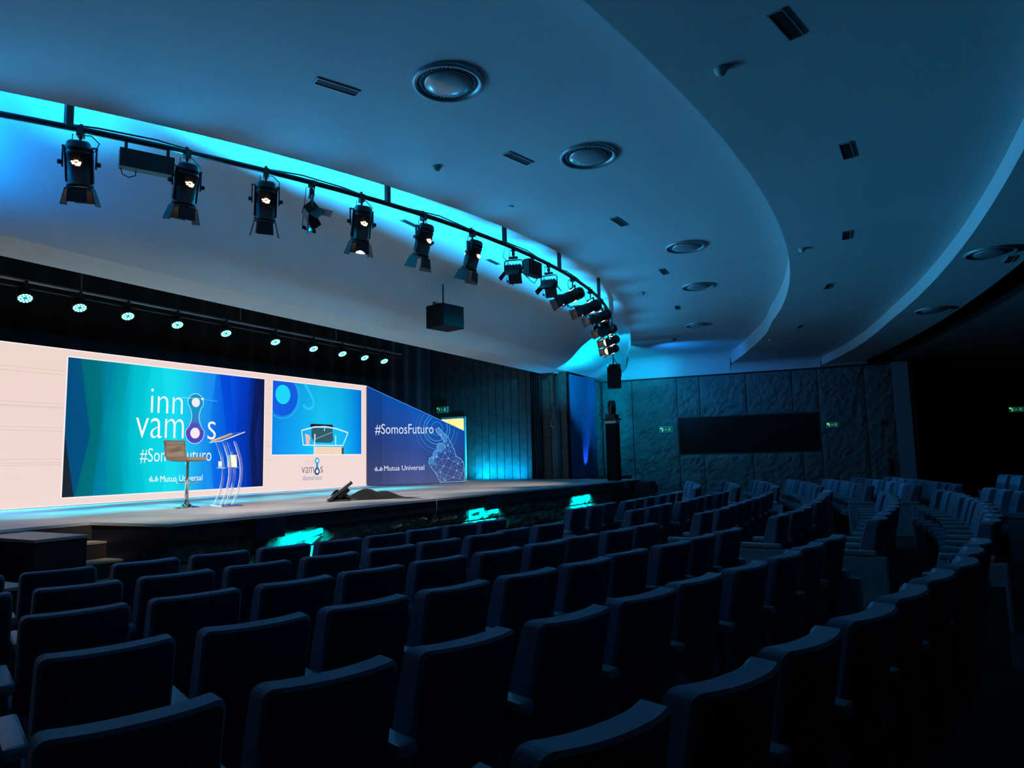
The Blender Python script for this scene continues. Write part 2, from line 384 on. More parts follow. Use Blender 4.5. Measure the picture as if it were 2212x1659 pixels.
# plank wall at the side of the stage (X = 20.2), with a door opening
pw = struct(MB().box((20.29, 11.0, 4.2), (.06, 3.96, 6.4)).build('wall_stage_side', M['black']))
struct(MB().box((20.29, 13.45, 5.3), (.06, .98, 4.2)).build('wall_stage_side', M['black']))
struct(MB().box((20.29, 15.0, 4.2), (.06, 2.1, 6.4)).build('wall_stage_side', M['black']))
def plank(y0, y1, z0, z1, tone=0):
    return bbox_obj('plank', (20.235-rnd.uniform(0, .006), (y0+y1)/2, (z0+z1)/2), (.035, y1-y0-.022, z1-z0-.008), M['wood'], pw)
y = 9.08; k = 0
while y < 15.9:
    y1 = y+.292
    if y1 > 12.96 and y < 13.94: segs = [(3.2, 5.1), (5.1, 7.2)]
    else:
        c_ = 1.02 + [1.55, 2.2, 1.3, 1.95][k % 4]; segs = [(1.02, c_), (c_, c_+2.3), (c_+2.3, 7.2)]
    for a, b in segs: plank(y, y1, a, min(b, 7.2))
    y = y1; k += 1
# stage house
struct(MB().box((9, 15.9, 4), (26, .1, 8)).build('wall_back', M['blackcloth']))
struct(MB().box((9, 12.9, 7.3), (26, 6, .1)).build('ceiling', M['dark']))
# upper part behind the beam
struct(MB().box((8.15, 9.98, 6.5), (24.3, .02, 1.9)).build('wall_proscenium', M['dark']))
# black backdrop above and behind the screen
bd = MB(); bd.grid([[(x, 13.9+.05*math.sin(x*9), z) for x in [-3+.09*i for i in range(250)]] for z in (1.02, 7.2)], True)
tag(bd.build('backdrop_curtain', M['blackcloth']), 'black pleated backdrop curtain hanging behind the wide screen', 'curtain')

# ---- stage
ST = [(-3.95, 9.05), (5.05, 8.74), (5.16, 7.34), (8.7, 7.09), (17.63, 6.58), (19.4, 6.5), (19.6, 9.24), (20.2, 9.26), (20.2, 15.8), (-3.95, 15.8)]
stg = thing('stage', 'raised stage with a bright metal edge and dark front', 'stage', (0, 0, 0))
MB().prism(ST, .985, 1.02).build('stage_top', M['stage'], stg)
front = ST[1:6]
lp = MB()
for a, b in zip(ST[:6], ST[1:7]):
    a = Vector((*a, 0)); b = Vector((*b, 0)); d = (b-a); L = d.length; d.normalize(); n = Vector((d.y, -d.x, 0)); R = Matrix((d, -n, Vector((0, 0, 1)))).transposed()
    lp.box((a+b)/2 + n*.012 + Vector((0, 0, 1.005)), (L+.02, .022, .036), R)
lp.build('edge_trim', M['lip'], stg)
fs = MB()
for i, (a, b) in enumerate(zip(ST[:6], ST[1:7])):
    a = Vector((*a, 0)); b = Vector((*b, 0)); d = (b-a); L = d.length; d.normalize(); n = Vector((d.y, -d.x, 0)); R = Matrix((d, -n, Vector((0, 0, 1)))).transposed()
    zb = .80 if i in (2, 3) else 0
    fs.box((a+b)/2 - n*.012 + Vector((0, 0, (zb+.985)/2)), (L, .03, .985-zb), R)
fs.build('fascia_board', M['fascia'], stg)
def on_front(s, z, off=0):                            # s = world x along the stage front, set back under the lip
    y = 7.34+(s-5.16)*(7.09-7.34)/3.54 if s < 8.7 else 7.09+(s-8.7)*(6.58-7.09)/8.93
    return Vector((s, y+.09-off, z))
cores = MB().grid([[tuple(on_front(5.2+14*i/20, z, -.06)) for i in range(21)] for z in (0, .8)], False); cores.build('backing', M['joint'], stg)
s_ = 5.2
while s_ < 19.2:
    z_ = 0.0
    for h in (.27, .27, .26):
        nx = rnd.choice((.9, 1.15, 1.4)); 
        rock_panel(stg, s_, s_+1.17, z_, z_+h, on_front, 'stone2', 'stone_block', .06)
        z_ += h
    s_ += 1.17

# stair and low blocks at the left of the stage
stair = thing('stage_stair', 'dark wooden steps with pale treads climbing to the stage', 'stairs', (4.78, 8.7, 0))
for i, z in enumerate((.80, .60, .40, .20)):
    yb = 8.72-.30*i
    bbox_obj('tread', (0, yb-8.7-.15, z-.012), (.80, .31, .024), M['deskwood'], stair)
    bbox_obj('riser', (0, yb-8.7-.29, z-.11), (.78, .02, .17), M['riser'], stair)
bbox_obj('upper_riser', (0, .0, .90), (.80, .02, .16), M['riser'], stair)
blk = thing('stair_side_block', 'tall black block with a pale top left of the stage stairs', 'block', (4.08, 8.3, 0))
bbox_obj('body', (0, 0, .475), (.52, 1.5, .95), M['fascia'], blk); bbox_obj('top', (0, 0, .965), (.53, 1.52, .03), M['stage'], blk)
blk2 = thing('low_side_block', 'low black block with a pale top at the left edge before the stage', 'block', (3.1, 7.6, 0))
bbox_obj('body', (0, 0, .29), (1.0, .9, .58), M['fascia'], blk2); bbox_obj('top', (0, 0, .595), (1.02, .92, .03), M['stage'], blk2)

# ================================================================== LED WALL
SY = 13.1
def vmat():
    m = bpy.data.materials.new('screen_picture'); m.use_nodes = True; nt = m.node_tree; nt.nodes.clear()
    o = nt.nodes.new('ShaderNodeOutputMaterial'); e = nt.nodes.new('ShaderNodeEmission'); a = nt.nodes.new('ShaderNodeAttribute'); a.attribute_name = 'Col'
    nt.links.new(a.outputs['Color'], e.inputs[0]); nt.links.new(e.outputs[0], o.inputs[0]); e.inputs[1].default_value = 1; return m
VM = vmat()
class Pic:                                            # flat coloured picture on a plane; coordinates (u, z) in metres, small steps forward per layer
    def __init__(s, org, du, nrm): s.o = Vector(org); s.du = Vector(du); s.n = Vector(nrm); s.reset()
    def reset(s): s.v = []; s.f = []; s.c = []
    def P(s, u, z, l): return tuple(s.o + s.du*u + Vector((0, 0, z)) + s.n*(.002*l))
    def poly(s, pts, col, l=1):
        n = len(s.v); s.v += [s.P(u, z, l) for u, z in pts]; s.f.append(tuple(range(n, n+len(pts))))
        s.c += [tuple(col)]*len(pts)
    def grid(s, u0, u1, z0, z1, nu, nz, fn, l=0):
        for i in range(nu):
            for j in range(nz):
                a, b = u0+(u1-u0)*i/nu, u0+(u1-u0)*(i+1)/nu; c, d = z0+(z1-z0)*j/nz, z0+(z1-z0)*(j+1)/nz
                s.poly([(a, c), (b, c), (b, d), (a, d)], fn((i+.5)/nu, (j+.5)/nz), l)
    def line(s, pts, w_, col, l=2, closed=False):
        if closed: pts = pts+[pts[0]]
        for a, b in zip(pts, pts[1:]):
            dx, dz = b[0]-a[0], b[1]-a[1]; L = math.hypot(dx, dz) or 1; nx, nz = -dz/L*w_/2, dx/L*w_/2
            s.poly([(a[0]+nx, a[1]+nz), (a[0]-nx, a[1]-nz), (b[0]-nx, b[1]-nz), (b[0]+nx, b[1]+nz)], col, l)
    def disc(s, u, z, r, col, l=2, rz=None, n=28): s.poly([(u+r*math.cos(2*PI*k/n), z+(rz or r)*math.sin(2*PI*k/n)) for k in range(n)], col, l)
    def ring(s, u, z, r, w_, col, l=2, a0=0, a1=2*PI, n=40): s.line([(u+r*math.cos(a0+(a1-a0)*k/n), z+r*math.sin(a0+(a1-a0)*k/n)) for k in range(n+1)], w_, col, l)
    def build(s, name, parent):
        me = bpy.data.meshes.new(name); me.from_pydata(s.v, [], s.f); me.materials.append(VM)
        at = me.attributes.new('Col', 'FLOAT_COLOR', 'CORNER'); k = 0
        for p in me.polygons:
            for li in p.loop_indices: at.data[li].color = (*s.c[me.loops[li].vertex_index], 1)
        me.update(); s.reset(); return link(name, me, parent)
def ramp(stops, t):
    for (a, ca), (b, cb) in zip(stops, stops[1:]):
        if t <= b: k = (t-a)/(b-a); return [ca[i]+(cb[i]-ca[i])*k for i in range(3)]
    return list(stops[-1][1])
def text(name, s, u0, z0, height, width, pic, col, parent, l=3, bold=0.0, capref=None):
    cu = bpy.data.curves.new('t', 'FONT'); cu.body = s; cu.offset = bold; cu.resolution_u = 4
    o = bpy.data.objects.new('t', cu); COL.objects.link(o)
    dg = bpy.context.evaluated_depsgraph_get(); me = bpy.data.meshes.new_from_object(o.evaluated_get(dg))
    bpy.data.objects.remove(o); 
    xs = [v.co.x for v in me.vertices]; ys = [v.co.y for v in me.vertices]
    x0, x1 = min(xs), max(xs); y1 = max(ys); y0 = min(ys) if capref is None else capref*0
    sx = width/(x1-x0); sy = height/(y1-max(0, y0) if capref is None else y1)
    for v in me.vertices:
        v.co = pic.P(u0+(v.co.x-x0)*sx, z0+v.co.y*sy, l)
    me.name = name; me.materials.clear(); me.materials.append(emis(name+'_ink', col))
    me.update(); return link(name, me, parent)
led = thing('led_screen', 'wide bright pinkish-white LED wall showing blue presentation windows', 'screen', (9.2, 13.2, 1.02))
led_inv = Matrix.Translation(-Vector(led.location))
def rel(o, root): o.matrix_parent_inverse = Matrix.Translation(-Vector(root.location)); return o
PINK = srgb(240, 216, 208); WHITE = srgb(250, 240, 238)
pic = Pic((0, SY, 0), (1, 0, 0), (0, -1, 0))
rel(MB().box((8.9, SY+.12, 2.44), (12.7, .2, 2.84)).build('housing', M['ledblack'], led), led)
pk = [srgb(234, 212, 200), srgb(240, 214, 208), srgb(243, 220, 216)]
pic.grid(2.6, 15.25, 1.03, 3.86, 40, 24, lambda u, v: ramp([(0, pk[0]), (.5, pk[1]), (1, pk[2])], min(1, max(0, .75-v*.5 + .25*u + .04*math.sin(v*60)))), 0)
pic.line([(2.6, 1.035), (15.24, 1.035)], .02, WHITE, 1); pic.line([(2.6, 3.855), (15.24, 3.855)], .02, WHITE, 1); pic.line([(15.24, 1.03), (15.24, 3.86)], .02, WHITE, 1)
# thin moire bands visible on the pale field
for z in (3.45, 3.38, 2.85, 2.79, 2.77, 2.42, 2.36, 1.86, 1.8, 1.76): pic.line([(2.6, z), (7.0, z)], .007, srgb(214, 190, 184), 1)
for z in (3.5, 2.9, 2.2, 2.12, 1.78): pic.line([(11.6, z), (11.8, z)], .007, srgb(214, 190, 184), 1)
rel(pic.build('led_surface', led), led)
# main window
ST1 = [(0, srgb(12, 70, 84)), (.06, srgb(4, 92, 120)), (.14, srgb(2, 118, 140)), (.24, srgb(0, 168, 188)), (.36, srgb(10, 212, 226)), (.5, srgb(22, 216, 240)), (.6, srgb(30, 170, 240)), (.7, srgb(10, 110, 232)), (.82, srgb(4, 70, 212)), (.92, srgb(6, 42, 140)), (1, srgb(20, 24, 66))]
FAC = [(.02, .10, .72, srgb(4, 74, 128)), (.10, -.05, .5, srgb(0, 120, 128)), (.2, .06, .35, srgb(0, 150, 190)), (.27, -.05, .25, srgb(0, 190, 200)), (.44, .03, .25, srgb(30, 226, 238)), (.56, -.06, .3, srgb(40, 190, 244)), (.69, .05, .3, srgb(10, 90, 230)), (.77, -.05, .35, srgb(0, 62, 205)), (.88, .03, .5, srgb(8, 44, 150)), (.95, .04, .6, srgb(20, 24, 80))]
def main_pic(u, v):
    c = ramp(ST1, u)
    return c
x0, x1, z0, z1 = 7.05, 11.565, 1.175, 3.715
pic.line([(x0, z0), (x1, z0), (x1, z1), (x0, z1)], .05, WHITE, 1, True)
pic.grid(x0, x1, z0, z1, 110, 1, main_pic, 2)
def facet(us, col, k, l):                              # us = left and right u at bottom, waist, top; blended over the gradient in narrow slices
    (a0_, b0_), (a1_, b1_), (a2_, b2_) = us; n = 5
    f = lambda u, v: (x0+(x1-x0)*min(1, max(0, u)), z0+(z1-z0)*v)
    for (pa, pb, va), (qa, qb, vb) in (((a0_, b0_, 0), (a1_, b1_, .45)), ((a1_, b1_, .45), (a2_, b2_, 1))):
        for i in range(n):
            t0, t1 = i/n, (i+1)/n; um = ((pa+pb)/2+(qa+qb)/2)/2 + ((i+.5)/n-.5)*((pb-pa)+(qb-qa))/2
            c = ramp(ST1, min(1, max(0, um))); c = [c[j]*(1-k)+col[j]*k for j in range(3)]
            pic.poly([f(pa+(pb-pa)*t0, va), f(pa+(pb-pa)*t1, va), f(qa+(qb-qa)*t1, vb), f(qa+(qb-qa)*t0, vb)], c, l)
facet(((.0, .05), (.0, .10), (.0, .05)), srgb(4, 78, 132), .8, 3)
facet(((.0, .045), (.0, .0), (.0, .0)), srgb(28, 34, 46), .9, 4)
facet(((.05, .11), (.10, .16), (.05, .12)), srgb(2, 112, 116), .6, 3)
facet(((.12, .17), (.14, .18), (.17, .21)), srgb(0, 130, 170), .6, 3)
facet(((.19, .25), (.15, .22), (.19, .26)), srgb(0, 150, 160), .4, 3)
facet(((.29, .35), (.26, .3), (.28, .36)), srgb(0, 196, 214), .5, 3)
facet(((.43, .49), (.45, .5), (.41, .48)), srgb(24, 228, 240), .5, 3)
facet(((.66, .7), (.62, .66), (.65, .7)), srgb(30, 150, 246), .5, 3)
facet(((.74, .80), (.77, .82), (.72, .78)), srgb(2, 62, 214), .6, 3)
facet(((.84, .9), (.82, .87), (.85, .91)), srgb(4, 56, 190), .6, 3)
facet(((.93, .97), (.91, .94), (.94, 1.)), srgb(14, 22, 72), .7, 3)
rel(pic.build('presentation_window', led), led)
W_ = srgb(248, 250, 255)
def logo(pc, ox, oz, s, top, bot, hub, ring_, parent, l=4):   # two linked circles standing for the letters o
    body = []
    for k in range(49):
        t = k/48*2*PI
        body.append((t,))
    def outline(rr):
        pts = []
        for k in range(31): a = math.radians(-35+250*k/30); pts.append((ox+rr*.19*math.cos(a), oz+.66+rr*.19*math.sin(a)))
        for k in range(1, 8): t = k/8; pts.append((ox-rr*.19*(.82*(1-t)+.9*t)+.12*math.sin(PI*t)*1.05, oz+.66-.11-(.66-.22+.02)*t))
        for k in range(31): a = math.radians(145+250*k/30); pts.append((ox+rr*.225*math.cos(a), oz+rr*.225*math.sin(a)))
        for k in range(1, 8): t = k/8; pts.append((ox+rr*.19*(.9*(1-t)+.82*t)-.12*math.sin(PI*t)*1.05, oz+.1+(.66-.22+.02)*t))
        return [(ox+(p[0]-ox)*s, oz+(p[1]-oz)*s) for p in pts]
    o = outline(1.0); n = len(o)
    n0 = len(pc.v)
    # strip fill between left and right halves keeps the concave neck clean
    pc.disc(ox, oz+.66*s, .19*s, top, l); pc.disc(ox, oz, .225*s, bot, l)
    L_ = 12
    for k in range(L_):
        t0, t1 = k/L_, (k+1)/L_
        wd = lambda t: (.175*(1-t)+.20*t - .10*math.sin(PI*t))*s
        zz = lambda t: oz+(.62-.56*t)*s
        cm = [top[i]*(1-t0)+bot[i]*t0 for i in range(3)] if k < L_*.6 else bot
        cm = [top[i]*(1-t0*t0)+bot[i]*t0*t0 for i in range(3)]
        pc.poly([(ox-wd(t0), zz(t0)), (ox+wd(t0), zz(t0)), (ox+wd(t1), zz(t1)), (ox-wd(t1), zz(t1))], cm, l)
    if ring_:
        pts = [(ox+.19*s*math.cos(math.radians(a)), oz+.66*s+.19*s*math.sin(math.radians(a))) for a in range(-25, 206, 11)]
        neck = [(ox-(.175*(1-t)+.20*t-.10*math.sin(PI*t))*s, oz+(.62-.56*t)*s) for t in [k/10 for k in range(1, 10)]]
        pts2 = [(ox+.225*s*math.cos(math.radians(a)), oz+.225*s*math.sin(math.radians(a))) for a in range(165, 376, 10)]
        neck2 = [(2*ox-a, b) for a, b in neck[::-1]]
        pc.line(pts+neck+pts2+neck2, .014*s, ring_, l+1, True)
    pc.disc(ox, oz+.66*s, .10*s, hub, l+2); pc.disc(ox, oz, .115*s, hub, l+2)
logo(pic, 9.71, 2.385, 1.0, srgb(18, 150, 200), srgb(84, 70, 190), srgb(246, 236, 240), srgb(190, 240, 255), led)
pic.line([(9.35, 3.13), (9.9, 3.13)], .008, srgb(190, 245, 255), 8); pic.disc(9.87, 3.13, .028, W_, 9)
pic.line([(9.87, 3.13), (10.25, 3.10)], .006, srgb(120, 225, 255), 8)
rel(pic.build('linked_circles_logo', led), led)
def xheight(name, s, u0, z0, xh, width, bold, col=W_, pc=pic, parent=led, l=5):   # height = height of 'x'
    o = text(name, s, u0, z0, 1, width, pc, col, parent, l, bold); return o
def txt(s, u0, z0, asc, width, bold=0, col=W_, pc=pic, parent=led, l=5, name='lettering', root=None):
    cu = bpy.data.curves.new('t', 'FONT'); cu.body = s; cu.offset = bold; cu.resolution_u = 4
    o = bpy.data.objects.new('t', cu); COL.objects.link(o)
    dg = bpy.context.evaluated_depsgraph_get(); me = bpy.data.meshes.new_from_object(o.evaluated_get(dg)); bpy.data.objects.remove(o)
    xs = [v.co.x for v in me.vertices]; x0_, x1_ = min(xs), max(xs); y1_ = max(v.co.y for v in me.vertices)
    for v in me.vertices: v.co = pc.P(u0+(v.co.x-x0_)*width/(x1_-x0_), z0+v.co.y*asc/y1_, l)
    me.name = name; me.materials.clear(); me.materials.append(emis('lettering_white' if col is W_ else 'lettering_ink', col)); me.update()
    return rel(link(name, me, parent), root or parent)
txt('inn', 8.68, 2.77, .50, .72, -.012)
txt('vam', 8.38, 2.26, .41, 1.06, -.012)
txt('s', 10.02, 2.25, .40, .21, -.012)
txt('#SomosFuturo', 8.49, 1.79, .27, 1.64, -.006)
txt('Mutua Universal', 8.94, 1.375, .125, .98, 0)
def fan_logo(pc, u, z, w_, h, col, l=6):
    for s2 in (-1, 1):
        for a in range(3):                             # three curved rays on each side, rising from the foot to the peak
            pts = [(u+w_*(.5+s2*(.05+.17*a+(.30-.06*a)*t**.8)), z+h*(1-.24*a)*t) for t in (0, .35, .7, 1)]
            pc.line(pts, w_*.085, col, l)
fan_logo(pic, 8.71, 1.39, .17, .11, W_); rel(pic.build('fan_emblem', led), led)
# camera window
x0, x1, z0, z1 = 11.82, 15.02, 1.915, 3.715
CW = [(0, srgb(14, 140, 240)), (.25, srgb(20, 172, 250)), (.5, srgb(24, 205, 255)), (.75, srgb(18, 190, 250)), (.92, srgb(8, 150, 240)), (1, srgb(10, 120, 220))]
pic.line([(x0, z0), (x1, z0), (x1, z1), (x0, z1)], .05, WHITE, 1, True)
pic.grid(x0, x1, z0, z1, 48, 16, lambda u, v: [c*(1-.22*v*(1-abs(u-.5)*.5)) for c in ramp(CW, u)], 2)
def clipcirc(cx, cz, r, a0, a1, n=26): return [(max(x0, cx+r*math.cos(a0+(a1-a0)*k/n)), min(z1, cz+r*math.sin(a0+(a1-a0)*k/n))) for k in range(n+1)]
pic.poly(clipcirc(12.12, 3.36, .50, -PI*.98, PI*.98), srgb(20, 92, 226), 3)
pic.line([p for p in clipcirc(12.12, 3.36, .56, -PI*.66, PI*.18)], .015, srgb(60, 190, 250), 4)
pic.disc(12.14, 3.39, .24, srgb(30, 215, 250), 4)
sp = [(12.86+.30*t_, 3.70-.38*t_**1.2) for t_ in [k/8 for k in range(9)]] + [(13.0+.185*math.cos(a), 3.23+.15*math.sin(a)) for a in [math.radians(20-15*k) for k in range(13)]]
pic.line(sp, .075, srgb(40, 200, 250), 4)
rel(pic.build('camera_window', led), led)
# lectern seen in the camera feed
G = srgb(215, 240, 250)
pic.poly([(12.68+.5, 1.915), (14.28, 1.915), (14.28, 2.11), (13.22, 2.11)], srgb(244, 214, 190), 5)
pic.poly([(14.22, 1.915), (14.30, 1.915), (14.30, 2.10), (14.22, 2.10)], srgb(70, 72, 80), 6)
pic.poly([(13.08, 2.70), (13.86, 2.70), (13.90, 2.62), (13.04, 2.62)], srgb(26, 34, 46), 6)
pic.poly([(13.10, 2.60), (13.86, 2.60), (13.90, 2.28), (13.80, 2.22), (13.20, 2.22), (13.10, 2.36)], srgb(48, 92, 108), 6)
pic.line([(13.2, 2.30), (13.85, 2.50)], .03, srgb(120, 150, 150), 7)
pic.poly([(12.88, 2.44), (13.0, 2.42), (13.06, 2.36), (13.02, 2.14), (12.92, 2.14)], srgb(232, 190, 190), 7)
pic.line([(12.76, 2.52), (13.2, 2.62), (13.6, 2.64), (14.0, 2.60), (14.46, 2.50)], .035, G, 8)
pic.line([(12.76, 2.52), (12.82, 2.15), (14.26, 2.15), (14.46, 2.50)], .03, G, 8)
pic.line([(13.22, 2.44), (13.20, 1.93)], .04, G, 8); pic.line([(13.98, 2.42), (13.98, 2.14)], .03, G, 8); pic.line([(13.56, 2.62), (13.56, 2.52)], .02, WHITE, 8)
rel(pic.build('lectern_camera_image', led), led)
# small logo on the pale field
NAVY = srgb(40, 60, 110)
txt('inn', 12.93, 1.64, .20, .30, -.03, srgb(206, 176, 182)); txt('vam', 12.78, 1.44, .155, .42, -.012, NAVY); txt('s', 13.43, 1.44, .155, .09, -.012, NAVY)
txt('#SomosFuturo', 12.81, 1.26, .12, .68, -.006, srgb(90, 130, 170))
logo(pic, 13.315, 1.475, .42, srgb(40, 170, 214), srgb(40, 60, 130), srgb(246, 240, 240), None, led, 4); rel(pic.build('linked_circles_logo', led), led)

# angled printed panel
a0 = Vector((15.3, 12.92, 0)); a1 = Vector((17.52, 11.24, 0)); dd = (a1-a0).normalized(); nn = Vector((dd.y, -dd.x, 0)); PL = (a1-a0).length
# measured positions are taken along the panel from 15.05, 13.1
O = Vector((15.05, 13.1, 0)) + dd*0
ap = thing('angled_display_panel', 'blue display panel with sloping top and a network-line hand', 'screen', (16.4, 12.1, 1.02))
pp = Pic(tuple(O), tuple(dd), tuple(nn))
ztop = lambda u: 3.84 - (u-.13)*(3.84-2.55)/(3.07-.13)
back = MB(); q = [(0.14, 1.0), (3.08, 1.0), (3.08, 2.55), (.14, 3.83)]
F_ = [O+dd*u+Vector((0, 0, z))-nn*.002 for u, z in q]; B_ = [p-nn*.08 for p in F_]
back.add(F_+B_, [(0, 1, 2, 3), (7, 6, 5, 4), (0, 1, 5, 4), (1, 2, 6, 5), (2, 3, 7, 6), (3, 0, 4, 7)]); rel(back.build('housing', M['ledblack'], ap), ap)
def apc(u, v):
    a = [srgb(76, 92, 150), srgb(58, 84, 160), srgb(22, 98, 196)]
    c = ramp([(0, srgb(86, 96, 150)), (.45, srgb(52, 84, 162)), (1, srgb(16, 92, 196))], v)
    k = .85+.3*math.exp(-((u-.55)/.3)**2); k *= 1+.06*math.sin(u*23)*math.sin(u*7+v*2)
    if u < .14: k *= .8
    return [x*k*.74 for x in c]
NU, NZ = 40, 24
for i in range(NU):
    ua, ub = .14+(3.08-.14)*i/NU, .14+(3.08-.14)*(i+1)/NU
    for j in range(NZ):
        f = lambda u, t: (u, 1.03+(ztop(u)-1.03)*t)
        pp.poly([f(ua, j/NZ), f(ub, j/NZ), f(ub, (j+1)/NZ), f(ua, (j+1)/NZ)], apc((i+.5)/NU, (j+.5)/NZ), 0)
pp.line([(.14, ztop(.14)), (3.08, ztop(3.08))], .02, srgb(70, 140, 220), 1)
rel(pp.build('display_surface', ap), ap)
for r_, w_, c_ in ((.20, .02, srgb(40, 140, 220)), (.36, .022, srgb(50, 160, 235)), (.45, .018, srgb(60, 165, 235)), (.60, .02, srgb(40, 130, 215)), (.72, .014, srgb(60, 110, 190))):
    a_, b_ = (0, 2*PI) if r_ < .3 else (math.radians(100), math.radians(395))
    pts = [(2.21+r_*math.cos(a_+(b_-a_)*k/50)*.9, 2.62+r_*math.sin(a_+(b_-a_)*k/50)) for k in range(51)]
    pts = [p for p in pts if p[0] < 3.06 and p[1] < ztop(p[0])-.03]
    for a, b in zip(pts, pts[1:]):
        if math.hypot(a[0]-b[0], a[1]-b[1]) < .2: pp.line([a, b], w_, c_, 2)
rel(pp.build('ring_motif', ap), ap)
hand = [(2.17, 2.60), (2.27, 2.66), (2.40, 2.50), (2.52, 2.42), (2.62, 2.24), (2.73, 2.02), (2.80, 1.80), (2.92, 1.74), (3.02, 1.62), (3.05, 1.42), (3.07, 1.05), (2.30, 1.05), (2.17, 1.30), (2.02, 1.50), (1.95, 1.62), (1.97, 1.76), (2.06, 1.80), (2.10, 1.72), (2.08, 1.88), (2.14, 1.98), (2.22, 1.96), (2.20, 2.10), (2.28, 2.20), (2.38, 2.16), (2.46, 2.04), (2.42, 2.26), (2.30, 2.42), (2.19, 2.52)]
HB = srgb(66, 128, 200)
inner = [(2.33, 2.44), (2.5, 2.28), (2.55, 2.12), (2.62, 1.95), (2.45, 1.9), (2.3, 1.98), (2.2, 1.8), (2.35, 1.72), (2.55, 1.74), (2.7, 1.65), (2.85, 1.58), (2.15, 1.58), (2.4, 1.52), (2.6, 1.45), (2.8, 1.38), (2.95, 1.3), (2.3, 1.35), (2.5, 1.25), (2.7, 1.18), (2.9, 1.12), (2.45, 1.1)]
cen = (2.5, 1.6)
pp.poly([(2.17, 2.6), (2.27, 2.66), (2.40, 2.50), (2.52, 2.42), (2.5, 2.2), (2.30, 2.42), (2.19, 2.52)], HB, 2)
pp.poly([(2.22, 1.96), (2.20, 2.10), (2.28, 2.20), (2.38, 2.16), (2.42, 2.0), (2.3, 1.9)], HB, 2)
pp.poly([(2.10, 1.72), (2.08, 1.88), (2.14, 1.98), (2.22, 1.96), (2.24, 1.8)], HB, 2)
pp.poly([(1.95, 1.62), (1.97, 1.76), (2.06, 1.80), (2.12, 1.70), (2.1, 1.55)], HB, 2)
pts = hand+inner; LC = srgb(130, 200, 245)
pp.line(hand, .013, LC, 4, True)
for i, a in enumerate(pts):
    near = sorted(pts, key=lambda b: math.hypot(a[0]-b[0], a[1]-b[1]))[1:6]
    for b in near:
        if math.hypot(a[0]-b[0], a[1]-b[1]) < .36 and (i >= len(hand) or b in inner): pp.line([a, b], .0065, srgb(104, 168, 225), 3)
for a in inner[::2]: pp.disc(a[0], a[1], .016, srgb(190, 230, 255), 5, n=10)
rel(pp.build('line_drawn_hand', ap), ap)
LW = srgb(228, 232, 250)
txt('#SomosFuturo', .37, 2.48, .28, 1.73, -.004, LW, pp, ap, 6, root=ap)
txt('Mutua Universal', .63, 1.43, .14, 1.18, 0, LW, pp, ap, 6, root=ap)
fan_logo(pp, .37, 1.43, .2, .12, LW); rel(pp.build('fan_emblem', ap), ap)

# ================================================================== SEATS
def seat_meshes():
    # backrest: origin on the floor under the rear top edge, +y towards the stage
    def ybend(x): return .065*(abs(x)/.25)**2.4
    XN = [-1, -.985, -.955, -.91, -.86, -.7, -.45, -.2, 0, .2, .45, .7, .86, .91, .955, .985, 1]; nx, nz = 16, 8; H0, H1 = .34, .95; Wd = .236
    def surf(front, inset):
        rows = []
        for j in range(nz+1):
            row = []
            for i in range(nx+1):
                x = XN[i]; zt = j/nz
                rc = .034
                X_ = x*(Wd-inset)
                top = H1-inset; 
                ex = max(0, abs(X_)-(Wd-inset-rc))
                top -= rc-math.sqrt(max(0, rc*rc-ex*ex)) if ex > 0 else 0
                z = H0+inset + (top-H0-inset)*(zt if zt < 1 else 1)
                yy = (.95-z)*.20 + ybend(X_) + (.115 if front else 0) + (-.0 if not front else .025*math.sin(PI*min(1, max(0, (z-.3)/.65))))
                if inset and not front: yy -= .0
                row.append((X_, yy, z))
            rows.append(row)
        return rows
    b = MB(); rear_i = surf(False, .012); rear = [[(x, y+.012, z) for x, y, z in r] for r in surf(False, 0)]
    front = [[(x, y-.014, z) for x, y, z in r] for r in surf(True, 0)]; front_i = surf(True, .014)
    b.grid(rear_i, True); nsh = len(b.f); b.grid(front_i, True, True)
    def loop(rows): return rows[0] + [r[-1] for r in rows[1:]] + rows[-1][-2::-1] + [r[0] for r in rows[-2:0:-1]]
    Ls = [loop(rear_i), loop(rear), loop(front), loop(front_i)]
    for A, B in zip(Ls, Ls[1:]):
        n = len(A); b.add(A+B, [(i, (i+1) % n, n+(i+1) % n, n+i) for i in range(n)], False)
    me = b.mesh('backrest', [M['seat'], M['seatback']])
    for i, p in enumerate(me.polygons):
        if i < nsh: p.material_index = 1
    bm = bmesh.new(); bm.from_mesh(me); bmesh.ops.remove_doubles(bm, verts=bm.verts, dist=1e-4); bmesh.ops.recalc_face_normals(bm, faces=bm.faces); bm.to_mesh(me); bm.free()
    seat = MB().box((0, .36, .43), (.46, .46, .11)).mesh('seat', M['seat']); bevel_mesh(seat, .035, 3)
    arm = MB().box((-.285, .29, .63), (.085, .44, .05)).mesh('armrest', M['arm']); bevel_mesh(arm, .016, 2)
    pan = MB().box((-.285, .27, .30), (.04, .30, .60)).mesh('side_panel', M['panel']); bevel_mesh(pan, .008, 1)
    endp = MB().box((-.285, .25, .30), (.07, .54, .60)).mesh('end_panel', M['arm']); bevel_mesh(endp, .02, 2)
    return me, seat, arm, pan, endp
SB, SS, SA, SP, SE = seat_meshes()
SBT = [SB]
for nm_, f_ in (('shaded', .62), ('half_lit', 1.35), ('strong_lit', 2.3)):  # pale and dark backs, as light strikes them, put into the fabric colour
    m_ = mat(nm_+'_navy_seat_fabric', (.085*f_, .145*f_, .24*f_), .85, noise=(220, .18), bump=(400, .3, .002), sheen=.15); me_ = SB.copy(); me_.name = 'backrest'; me_.materials[0] = m_; SBT.append(me_)
